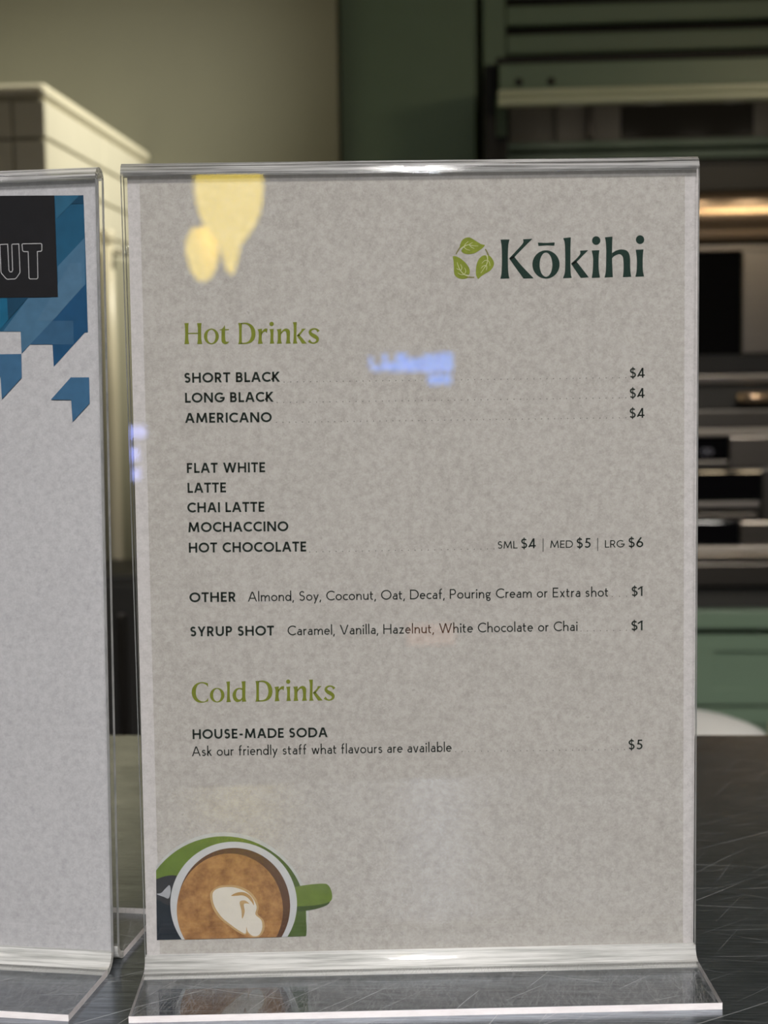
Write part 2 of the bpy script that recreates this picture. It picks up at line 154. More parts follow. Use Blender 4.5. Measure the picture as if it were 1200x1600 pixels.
'vein': [[{'strip':[[(18.6,278.88),(18.7,278.97),(18.83,279.09),(18.98,279.22),(19.14,279.36),(19.27,279.47),(19.39,279.56),(19.51,279.64),(19.62,279.71),(19.74,279.78),(19.88,279.86),(20.03,279.94),(20.18,280.02),(20.34,280.1),(20.5,280.17),(20.67,280.23),(20.83,280.3),(20.97,280.36),(21.12,280.41),(21.29,280.44),(21.52,280.45),(21.85,280.41),(22.25,280.33),(22.68,280.24),(23.11,280.15),(23.51,280.09),(23.89,280.05),(24.28,280.04),(24.63,280.03),(24.94,280.03),(25.15,280.03)],[(18.34,279.18),(18.44,279.26),(18.58,279.37),(18.74,279.5),(18.91,279.64),(19.06,279.75),(19.2,279.84),(19.33,279.92),(19.46,279.99),(19.59,280.06),(19.73,280.13),(19.89,280.21),(20.05,280.28),(20.22,280.36),(20.4,280.43),(20.58,280.48),(20.73,280.54),(20.88,280.6),(21.06,280.65),(21.27,280.68),(21.54,280.67),(21.89,280.62),(22.29,280.54),(22.72,280.43),(23.15,280.34),(23.53,280.27),(23.9,280.23),(24.28,280.2),(24.64,280.19),(24.94,280.18),(25.15,280.17)]]},{'strip':[[(20.02,280.07),(20.08,280.2),(20.17,280.37),(20.27,280.57),(20.39,280.77),(20.53,280.95),(20.7,281.13),(20.92,281.31),(21.15,281.49),(21.36,281.64),(21.5,281.76)],[(19.78,280.2),(19.85,280.32),(19.95,280.49),(20.07,280.69),(20.21,280.9),(20.37,281.09),(20.57,281.27),(20.81,281.45),(21.05,281.63),(21.26,281.77),(21.41,281.87)]]},{'strip':[[(21.82,280.59),(21.9,280.64),(22.01,280.71),(22.14,280.8),(22.27,280.88),(22.4,280.96),(22.54,281.04),(22.69,281.12),(22.84,281.2),(22.97,281.27),(23.06,281.32)],[(21.68,280.82),(21.76,280.86),(21.88,280.92),(22.02,280.99),(22.16,281.07),(22.3,281.14),(22.45,281.21),(22.61,281.28),(22.76,281.35),(22.9,281.41),(22.99,281.45)]]},{'strip':[[(21.75,280.38),(21.85,280.27),(21.99,280.11),(22.16,279.92),(22.35,279.73),(22.55,279.57),(22.78,279.44),(23.05,279.32),(23.31,279.21),(23.54,279.13),(23.7,279.07)],[(21.96,280.55),(22.06,280.43),(22.18,280.26),(22.33,280.07),(22.5,279.89),(22.67,279.74),(22.88,279.61),(23.12,279.48),(23.38,279.37),(23.6,279.27),(23.76,279.2)]]},{'strip':[[(19.61,279.78),(19.73,279.66),(19.89,279.47),(20.08,279.26),(20.31,279.05),(20.56,278.88),(20.86,278.75),(21.21,278.64),(21.56,278.55),(21.86,278.48),(22.07,278.43)],[(19.82,279.96),(19.93,279.82),(20.07,279.63),(20.25,279.42),(20.45,279.22),(20.66,279.05),(20.93,278.93),(21.26,278.81),(21.6,278.71),(21.9,278.63),(22.11,278.57)]]}],[{'strip':[[(28.28,276.59),(28.32,276.39),(28.37,276.11),(28.43,275.78),(28.47,275.44),(28.48,275.1),(28.47,274.77),(28.44,274.42),(28.39,274.07),(28.31,273.71),(28.2,273.36),(28.03,273.02),(27.82,272.66),(27.57,272.3),(27.32,271.94),(27.08,271.59),(26.83,271.23),(26.57,270.86),(26.32,270.5),(26.1,270.2),(25.95,269.98)],[(28.67,276.65),(28.7,276.45),(28.74,276.16),(28.79,275.82),(28.82,275.45),(28.81,275.09),(28.79,274.74),(28.75,274.38),(28.68,274.01),(28.59,273.63),(28.45,273.26),(28.26,272.89),(28.02,272.52),(27.76,272.17),(27.5,271.81),(27.25,271.48),(26.99,271.12),(26.72,270.75),(26.45,270.4),(26.23,270.11),(26.06,269.89)]]},{'strip':[[(28.59,274.84),(28.43,274.83),(28.21,274.83),(27.95,274.82),(27.67,274.77),(27.41,274.67),(27.17,274.48),(26.93,274.23),(26.71,273.96),(26.53,273.72),(26.4,273.56)],[(28.59,274.57),(28.43,274.57),(28.21,274.59),(27.97,274.59),(27.73,274.56),(27.51,274.49),(27.3,274.34),(27.07,274.11),(26.85,273.86),(26.65,273.63),(26.51,273.47)]]},{'strip':[[(28.55,274.61),(28.65,274.53),(28.78,274.42),(28.93,274.3),(29.07,274.15),(29.18,273.98),(29.26,273.73),(29.33,273.41),(29.39,273.07),(29.44,272.77),(29.48,272.57)],[(28.73,274.8),(28.82,274.72),(28.95,274.61),(29.1,274.46),(29.25,274.27),(29.37,274.05),(29.45,273.78),(29.51,273.44),(29.56,273.1),(29.6,272.8),(29.62,272.59)]]},{'strip':[[(28.07,272.91),(27.92,272.89),(27.7,272.88),(27.44,272.85),(27.18,272.8),(26.94,272.7),(26.73,272.54),(26.55,272.33),(26.38,272.1),(26.24,271.91),(26.15,271.77)],[(28.09,272.64),(27.94,272.64),(27.72,272.64),(27.47,272.62),(27.24,272.59),(27.04,272.52),(26.87,272.4),(26.69,272.21),(26.52,272),(26.37,271.81),(26.26,271.68)]]},{'strip':[[(28.13,272.67),(28.15,272.56),(28.18,272.41),(28.22,272.23),(28.24,272.05),(28.24,271.89),(28.22,271.71),(28.18,271.51),(28.13,271.3),(28.08,271.13),(28.05,271)],[(28.4,272.7),(28.41,272.6),(28.43,272.44),(28.45,272.26),(28.46,272.06),(28.45,271.87),(28.41,271.67),(28.36,271.46),(28.29,271.26),(28.23,271.08),(28.19,270.96)]]}],[{'strip':[[(21.66,269.02),(21.41,269.1),(21.05,269.2),(20.64,269.33),(20.23,269.48),(19.88,269.66),(19.58,269.88),(19.28,270.13),(19,270.41),(18.74,270.71),(18.5,271.01),(18.29,271.33),(18.11,271.67),(17.94,272.02),(17.79,272.36),(17.65,272.69),(17.53,273.01),(17.42,273.34),(17.32,273.65),(17.25,273.92),(17.19,274.11)],[(21.54,268.64),(21.29,268.73),(20.93,268.85),(20.51,268.99),(20.08,269.17),(19.7,269.38),(19.38,269.63),(19.07,269.91),(18.78,270.22),(18.52,270.54),(18.28,270.86),(18.07,271.2),(17.89,271.56),(17.73,271.93),(17.59,272.28),(17.46,272.62),(17.34,272.95),(17.24,273.29),(17.16,273.61),(17.09,273.88),(17.05,274.07)]]},{'strip':[[(19.69,269.66),(19.53,269.64),(19.3,269.6),(19.05,269.58),(18.78,269.57),(18.55,269.6),(18.31,269.69),(18.04,269.82),(17.78,269.97),(17.55,270.11),(17.39,270.21)],[(19.71,269.39),(19.55,269.38),(19.33,269.36),(19.06,269.35),(18.77,269.35),(18.5,269.4),(18.23,269.51),(17.95,269.66),(17.69,269.83),(17.47,269.98),(17.31,270.08)]]},{'strip':[[(20.01,269.6),(20.08,269.76),(20.21,269.98),(20.34,270.25),(20.45,270.54),(20.49,270.82),(20.44,271.1),(20.33,271.38),(20.19,271.65),(20.06,271.87),(19.97,272.02)],[(19.76,269.73),(19.86,269.88),(19.99,270.1),(20.13,270.35),(20.23,270.6),(20.28,270.82),(20.25,271.05),(20.16,271.31),(20.04,271.57),(19.92,271.8),(19.84,271.96)]]},{'strip':[[(18.51,270.87),(18.59,271.03),(18.72,271.25),(18.86,271.52),(18.97,271.81),(19.02,272.09),(18.96,272.39),(18.85,272.69),(18.7,272.98),(18.57,273.22),(18.48,273.39)],[(18.27,271),(18.37,271.16),(18.5,271.37),(18.65,271.62),(18.76,271.87),(18.81,272.1),(18.77,272.34),(18.68,272.62),(18.55,272.9),(18.43,273.15),(18.35,273.33)]]},{'strip':[[(18.12,271.43),(18.02,271.45),(17.87,271.49),(17.7,271.53),(17.54,271.57),(17.41,271.62),(17.3,271.67),(17.2,271.74),(17.1,271.81),(17.02,271.87),(16.96,271.91)],[(18.05,271.17),(17.95,271.21),(17.8,271.25),(17.63,271.31),(17.46,271.37),(17.32,271.43),(17.2,271.51),(17.09,271.59),(16.99,271.68),(16.92,271.75),(16.87,271.8)]]}]],
'hot_heading': [{'poly':[(-86.18,252.78),(-85.82,252.8),(-85.37,252.82),(-84.93,252.84),(-84.56,252.85),(-84.61,252.51),(-84.66,252.14),(-84.71,251.66),(-84.75,251.02),(-84.8,250.09),(-84.84,248.95),(-84.87,247.81),(-84.87,246.88),(-84.81,246.21),(-84.73,245.71),(-84.63,245.3),(-84.55,244.94),(-84.97,244.93),(-85.48,244.93),(-85.98,244.92),(-86.4,244.92),(-86.34,245.3),(-86.26,245.72),(-86.18,246.24),(-86.12,246.9),(-86.07,247.78),(-86.03,248.85),(-86.01,249.92),(-86.01,250.81),(-86.03,251.46),(-86.08,251.98),(-86.14,252.4)]},{'poly':[(-81.42,252.72),(-81.04,252.73),(-80.57,252.75),(-80.1,252.77),(-79.71,252.78),(-79.76,252.44),(-79.81,252.07),(-79.86,251.59),(-79.9,250.95),(-79.93,250.02),(-79.96,248.88),(-79.98,247.74),(-79.97,246.81),(-79.91,246.14),(-79.82,245.64),(-79.72,245.23),(-79.65,244.87),(-80.09,244.86),(-80.62,244.86),(-81.15,244.85),(-81.59,244.85),(-81.53,245.23),(-81.45,245.65),(-81.37,246.17),(-81.31,246.83),(-81.26,247.71),(-81.22,248.78),(-81.2,249.85),(-81.2,250.74),(-81.24,251.39),(-81.3,251.91),(-81.37,252.34)]},{'poly':[(-84.99,249.13),(-84.1,249.13),(-83.02,249.13),(-81.95,249.13),(-81.06,249.12),(-81.06,249.03),(-81.07,248.92),(-81.07,248.8),(-81.07,248.71),(-81.96,248.71),(-83.04,248.71),(-84.11,248.72),(-85,248.72),(-85,248.81),(-85,248.93),(-84.99,249.04)]},{'ring':[[(-73.33,247.63),(-73.37,247.17),(-73.49,246.72),(-73.67,246.3),(-73.91,245.91),(-74.21,245.56),(-74.55,245.26),(-74.94,245.03),(-75.35,244.85),(-75.78,244.75),(-76.23,244.72),(-76.67,244.77),(-77.09,244.88),(-77.5,245.06),(-77.87,245.31),(-78.2,245.62),(-78.48,245.97),(-78.7,246.37),(-78.86,246.8),(-78.95,247.25),(-78.97,247.71),(-78.92,248.17),(-78.81,248.62),(-78.63,249.04),(-78.38,249.44),(-78.09,249.78),(-77.74,250.08),(-77.36,250.31),(-76.95,250.48),(-76.51,250.59),(-76.07,250.62),(-75.63,250.57),(-75.2,250.46),(-74.8,250.28),(-74.43,250.03),(-74.1,249.72),(-73.82,249.37),(-73.6,248.97),(-73.44,248.54),(-73.35,248.09)],[(-74.58,247.65),(-74.6,247.25),(-74.67,246.87),(-74.78,246.5),(-74.91,246.16),(-75.08,245.86),(-75.28,245.61),(-75.49,245.4),(-75.72,245.25),(-75.97,245.17),(-76.21,245.14),(-76.46,245.17),(-76.7,245.27),(-76.92,245.42),(-77.13,245.64),(-77.31,245.9),(-77.46,246.2),(-77.58,246.54),(-77.66,246.91),(-77.71,247.3),(-77.72,247.69),(-77.69,248.09),(-77.62,248.47),(-77.52,248.84),(-77.38,249.18),(-77.21,249.48),(-77.02,249.73),(-76.8,249.94),(-76.57,250.08),(-76.33,250.17),(-76.08,250.2),(-75.84,250.17),(-75.6,250.07),(-75.38,249.92),(-75.17,249.71),(-74.99,249.44),(-74.84,249.14),(-74.72,248.8),(-74.63,248.43),(-74.58,248.04)]]},{'poly':[(-73.03,250.2),(-72.81,250.24),(-72.55,250.28),(-72.27,250.35),(-72,250.51),(-71.73,250.8),(-71.45,251.19),(-71.18,251.59),(-70.95,251.92),(-70.94,251.56),(-70.92,251.12),(-70.91,250.68),(-70.9,250.31),(-70.57,250.32),(-70.18,250.32),(-69.79,250.33),(-69.46,250.34),(-69.47,250.24),(-69.47,250.13),(-69.47,250.02),(-69.47,249.92),(-69.8,249.92),(-70.19,249.91),(-70.58,249.9),(-70.91,249.9),(-70.92,249.15),(-70.95,248.25),(-70.96,247.37),(-70.94,246.67),(-70.89,246.24),(-70.81,245.97),(-70.72,245.79),(-70.65,245.61),(-70.37,245.61),(-70.04,245.6),(-69.72,245.6),(-69.44,245.59),(-69.62,245.41),(-69.83,245.19),(-70.06,244.98),(-70.3,244.82),(-70.55,244.73),(-70.81,244.68),(-71.08,244.67),(-71.32,244.7),(-71.53,244.77),(-71.72,244.88),(-71.9,245.04),(-72.05,245.21),(-72.17,245.37),(-72.27,245.53),(-72.35,245.78),(-72.39,246.23),(-72.39,247.01),(-72.35,248.02),(-72.29,249.06),(-72.25,249.92),(-72.43,249.92),(-72.64,249.92),(-72.86,249.92),(-73.04,249.93),(-73.03,249.99),(-73.03,250.07),(-73.03,250.14)]},{'poly':[(-65.94,252.59),(-65.6,252.58),(-65.2,252.57),(-64.79,252.57),(-64.46,252.56),(-64.49,252.1),(-64.53,251.57),(-64.57,250.96),(-64.61,250.27),(-64.63,249.4),(-64.66,248.4),(-64.68,247.41),(-64.69,246.58),(-64.69,245.95),(-64.68,245.44),(-64.66,245.02),(-64.65,244.65),(-64.98,244.64),(-65.39,244.63),(-65.8,244.63),(-66.13,244.62),(-66.05,244.87),(-65.95,245.14),(-65.85,245.52),(-65.77,246.14),(-65.72,247.14),(-65.67,248.42),(-65.65,249.71),(-65.66,250.74),(-65.7,251.42),(-65.78,251.89),(-65.87,252.25)]},{'poly':[(-64.87,252.57),(-64.4,252.6),(-63.83,252.65),(-63.24,252.68),(-62.7,252.63),(-62.2,252.51),(-61.71,252.33),(-61.26,252.1),(-60.86,251.82),(-60.52,251.48),(-60.21,251.07),(-59.95,250.64),(-59.75,250.2),(-59.6,249.75),(-59.5,249.29),(-59.46,248.82),(-59.46,248.35),(-59.52,247.86),(-59.62,247.35),(-59.77,246.86),(-59.97,246.42),(-60.22,246.04),(-60.53,245.69),(-60.87,245.4),(-61.25,245.15),(-61.68,244.96),(-62.14,244.83),(-62.63,244.74),(-63.12,244.67),(-63.62,244.63),(-64.15,244.63),(-64.64,244.64),(-65.07,244.65),(-65.06,244.76),(-65.06,244.88),(-65.06,245.01),(-65.05,245.11),(-64.67,245.12),(-64.22,245.11),(-63.75,245.13),(-63.34,245.18),(-62.99,245.26),(-62.67,245.37),(-62.39,245.52),(-62.12,245.72),(-61.88,245.97),(-61.65,246.29),(-61.46,246.63),(-61.3,246.99),(-61.18,247.37),(-61.1,247.76),(-61.05,248.18),(-61.03,248.6),(-61.06,249.06),(-61.13,249.55),(-61.23,250.03),(-61.36,250.45),(-61.52,250.8),(-61.72,251.12),(-61.94,251.38),(-62.17,251.61),(-62.39,251.79),(-62.61,251.92),(-62.87,252.01),(-63.17,252.09),(-63.57,252.12),(-64.04,252.13),(-64.5,252.12),(-64.88,252.11),(-64.88,252.21),(-64.88,252.34),(-64.88,252.47)]},{'poly':[(-58.68,250.09),(-58.29,250.13),(-57.82,250.19),(-57.35,250.25),(-56.96,250.29),(-56.99,249.76),(-57.01,249.11),(-57.04,248.45),(-57.07,247.85),(-57.1,247.34),(-57.14,246.86),(-57.17,246.42),(-57.16,246.01),(-57.09,245.62),(-56.98,245.27),(-56.86,244.95),(-56.77,244.67),(-57.21,244.65),(-57.74,244.64),(-58.28,244.62),(-58.72,244.6),(-58.64,244.94),(-58.56,245.33),(-58.47,245.76),(-58.4,246.26),(-58.35,246.86),(-58.3,247.55),(-58.28,248.23),(-58.3,248.79),(-58.36,249.22),(-58.47,249.56),(-58.59,249.84)]},{'poly':[(-57.23,248.87),(-57.05,249.18),(-56.8,249.51),(-56.52,249.82),(-56.28,250.05),(-56.07,250.2),(-55.88,250.29),(-55.7,250.34),(-55.53,250.36),(-55.35,250.37),(-55.18,250.34),(-55.02,250.29),(-54.88,250.26),(-54.94,249.89),(-55.02,249.44),(-55.09,248.98),(-55.15,248.61),(-55.28,248.75),(-55.44,248.91),(-55.61,249.08),(-55.74,249.22),(-55.92,249.16),(-56.14,249.1),(-56.37,249.01),(-56.58,248.86),(-56.77,248.63),(-56.95,248.32),(-57.11,248.02),(-57.25,247.76),(-57.27,248),(-57.3,248.28),(-57.3,248.57)]},{'poly':[(-54.14,250.07),(-53.79,250.09),(-53.36,250.13),(-52.92,250.16),(-52.57,250.18),(-52.6,249.66),(-52.64,249.03),(-52.68,248.38),(-52.71,247.79),(-52.74,247.28),(-52.76,246.8),(-52.77,246.36),(-52.75,245.95),(-52.69,245.57),(-52.6,245.22),(-52.49,244.92),(-52.41,244.65),(-52.81,244.64),(-53.29,244.62),(-53.78,244.6),(-54.17,244.58),(-54.11,244.91),(-54.04,245.28),(-53.96,245.71),(-53.91,246.19),(-53.87,246.79),(-53.84,247.48),(-53.83,248.16),(-53.85,248.73),(-53.9,249.16),(-53.98,249.51),(-54.07,249.81)]},{'poly':[(-52.48,252.02),(-52.53,251.77),(-52.65,251.54),(-52.84,251.36),(-53.07,251.24),(-53.33,251.21),(-53.59,251.25),(-53.82,251.37),(-54,251.56),(-54.11,251.79),(-54.15,252.05),(-54.1,252.3),(-53.98,252.53),(-53.79,252.71),(-53.55,252.83),(-53.29,252.86),(-53.04,252.82),(-52.81,252.7),(-52.63,252.51),(-52.52,252.28)]},{'poly':[(-51.41,249.98),(-51.02,250.03),(-50.55,250.09),(-50.08,250.14),(-49.69,250.19),(-49.73,249.65),(-49.77,249.01),(-49.81,248.34),(-49.84,247.75),(-49.87,247.23),(-49.89,246.76),(-49.9,246.31),(-49.88,245.9),(-49.82,245.53),(-49.72,245.18),(-49.62,244.87),(-49.54,244.61),(-49.97,244.59),(-50.49,244.58),(-51.01,244.56),(-51.44,244.54),(-51.37,244.87),(-51.28,245.24),(-51.19,245.67),(-51.13,246.15),(-51.08,246.75),(-51.06,247.44),(-51.05,248.12),(-51.07,248.69),(-51.13,249.11),(-51.23,249.45),(-51.33,249.73)]},{'poly':[(-49.91,248.76),(-49.72,249.04),(-49.45,249.36),(-49.15,249.66),(-48.87,249.9),(-48.61,250.06),(-48.35,250.17),(-48.09,250.23),(-47.84,250.25),(-47.58,250.22),(-47.32,250.15),(-47.08,250.03),(-46.87,249.87),(-46.71,249.71),(-46.59,249.52),(-46.49,249.26),(-46.43,248.85),(-46.43,248.2),(-46.48,247.37),(-46.53,246.53),(-46.54,245.86),(-46.48,245.41),(-46.39,245.08),(-46.28,244.83),(-46.2,244.61),(-46.64,244.59),(-47.17,244.57),(-47.71,244.56),(-48.15,244.54),(-48.06,244.87),(-47.96,245.24),(-47.86,245.66),(-47.79,246.1),(-47.76,246.61),(-47.75,247.17),(-47.76,247.72),(-47.79,248.18),(-47.86,248.53),(-47.95,248.81),(-48.06,249.04),(-48.14,249.24),(-48.29,249.24),(-48.47,249.25),(-48.67,249.22),(-48.88,249.12),(-49.14,248.88),(-49.42,248.55),(-49.7,248.21),(-49.93,247.93),(-49.95,248.1),(-49.98,248.3),(-49.99,248.52)]},{'poly':[(-45.33,252.56),(-44.99,252.58),(-44.57,252.6),(-44.15,252.62),(-43.8,252.63),(-43.84,251.86),(-43.89,250.93),(-43.93,249.96),(-43.97,249.05),(-44.01,248.17),(-44.04,247.29),(-44.06,246.48),(-44.04,245.82),(-43.97,245.35),(-43.86,245.03),(-43.74,244.79),(-43.65,244.57),(-44.05,244.55),(-44.53,244.53),(-45.01,244.52),(-45.41,244.5),(-45.35,244.76),(-45.28,245.03),(-45.21,245.43),(-45.15,246.07),(-45.09,247.12),(-45.03,248.48),(-45,249.84),(-45,250.9),(-45.05,251.56),(-45.15,251.98),(-45.25,252.28)]},{'poly':[(-43.96,247.52),(-43.57,247.89),(-43.09,248.34),(-42.64,248.79),(-42.3,249.16),(-42.13,249.44),(-42.06,249.67),(-42.04,249.86),(-42,250.03),(-41.65,250.05),(-41.22,250.07),(-40.78,250.08),(-40.43,250.1),(-40.62,249.94),(-40.83,249.76),(-41.08,249.53),(-41.37,249.24),(-41.73,248.82),(-42.14,248.31),(-42.55,247.8),(-42.89,247.37),(-43.13,247.41),(-43.42,247.45),(-43.72,247.49)]},{'poly':[(-43.91,247.52),(-43.7,247.61),(-43.44,247.72),(-43.19,247.83),(-42.97,247.92),(-42.34,247.15),(-41.57,246.22),(-40.8,245.29),(-40.17,244.52),(-40.57,244.5),(-41.05,244.48),(-41.53,244.47),(-41.93,244.45),(-42.38,245.15),(-42.92,245.99),(-43.46,246.83)]},{'strip':[[(-35.14,249.28),(-35.3,249.38),(-35.51,249.56),(-35.78,249.77),(-36.08,249.94),(-36.36,250.07),(-36.65,250.16),(-36.97,250.21),(-37.28,250.22),(-37.61,250.21),(-37.96,250.16),(-38.3,250.06),(-38.62,249.9),(-38.9,249.69),(-39.13,249.42),(-39.32,249.1),(-39.41,248.72),(-39.35,248.31),(-39.19,247.97),(-38.99,247.68),(-38.77,247.42),(-38.49,247.18),(-38.21,246.99),(-37.96,246.83),(-37.73,246.67),(-37.43,246.5),(-37.13,246.33),(-36.89,246.18),(-36.77,246.08),(-36.69,246.01),(-36.62,245.89),(-36.58,245.75),(-36.57,245.64),(-36.62,245.49),(-36.77,245.29),(-36.98,245.11),(-37.19,244.96),(-37.43,244.91),(-37.69,244.89),(-37.96,244.91),(-38.2,244.98),(-38.41,245.19),(-38.64,245.48),(-38.86,245.78),(-39,246.02)],[(-36.12,248.57),(-36.17,248.76),(-36.25,249),(-36.35,249.23),(-36.45,249.41),(-36.61,249.51),(-36.82,249.61),(-37.05,249.68),(-37.27,249.71),(-37.52,249.65),(-37.78,249.56),(-38.01,249.44),(-38.17,249.32),(-38.27,249.16),(-38.35,248.99),(-38.37,248.83),(-38.34,248.77),(-38.3,248.74),(-38.21,248.64),(-38.07,248.51),(-37.91,248.39),(-37.75,248.3),(-37.53,248.2),(-37.24,248.07),(-36.93,247.91),(-36.64,247.7),(-36.32,247.46),(-35.98,247.17),(-35.69,246.8),(-35.54,246.38),(-35.51,245.97),(-35.58,245.58),(-35.74,245.22),(-36.01,244.93),(-36.32,244.71),(-36.67,244.54),(-37.01,244.44),(-37.35,244.36),(-37.7,244.34),(-38.06,244.37),(-38.42,244.46),(-38.82,244.6),(-39.22,244.81),(-39.56,245.01),(-39.81,245.12)]]}],
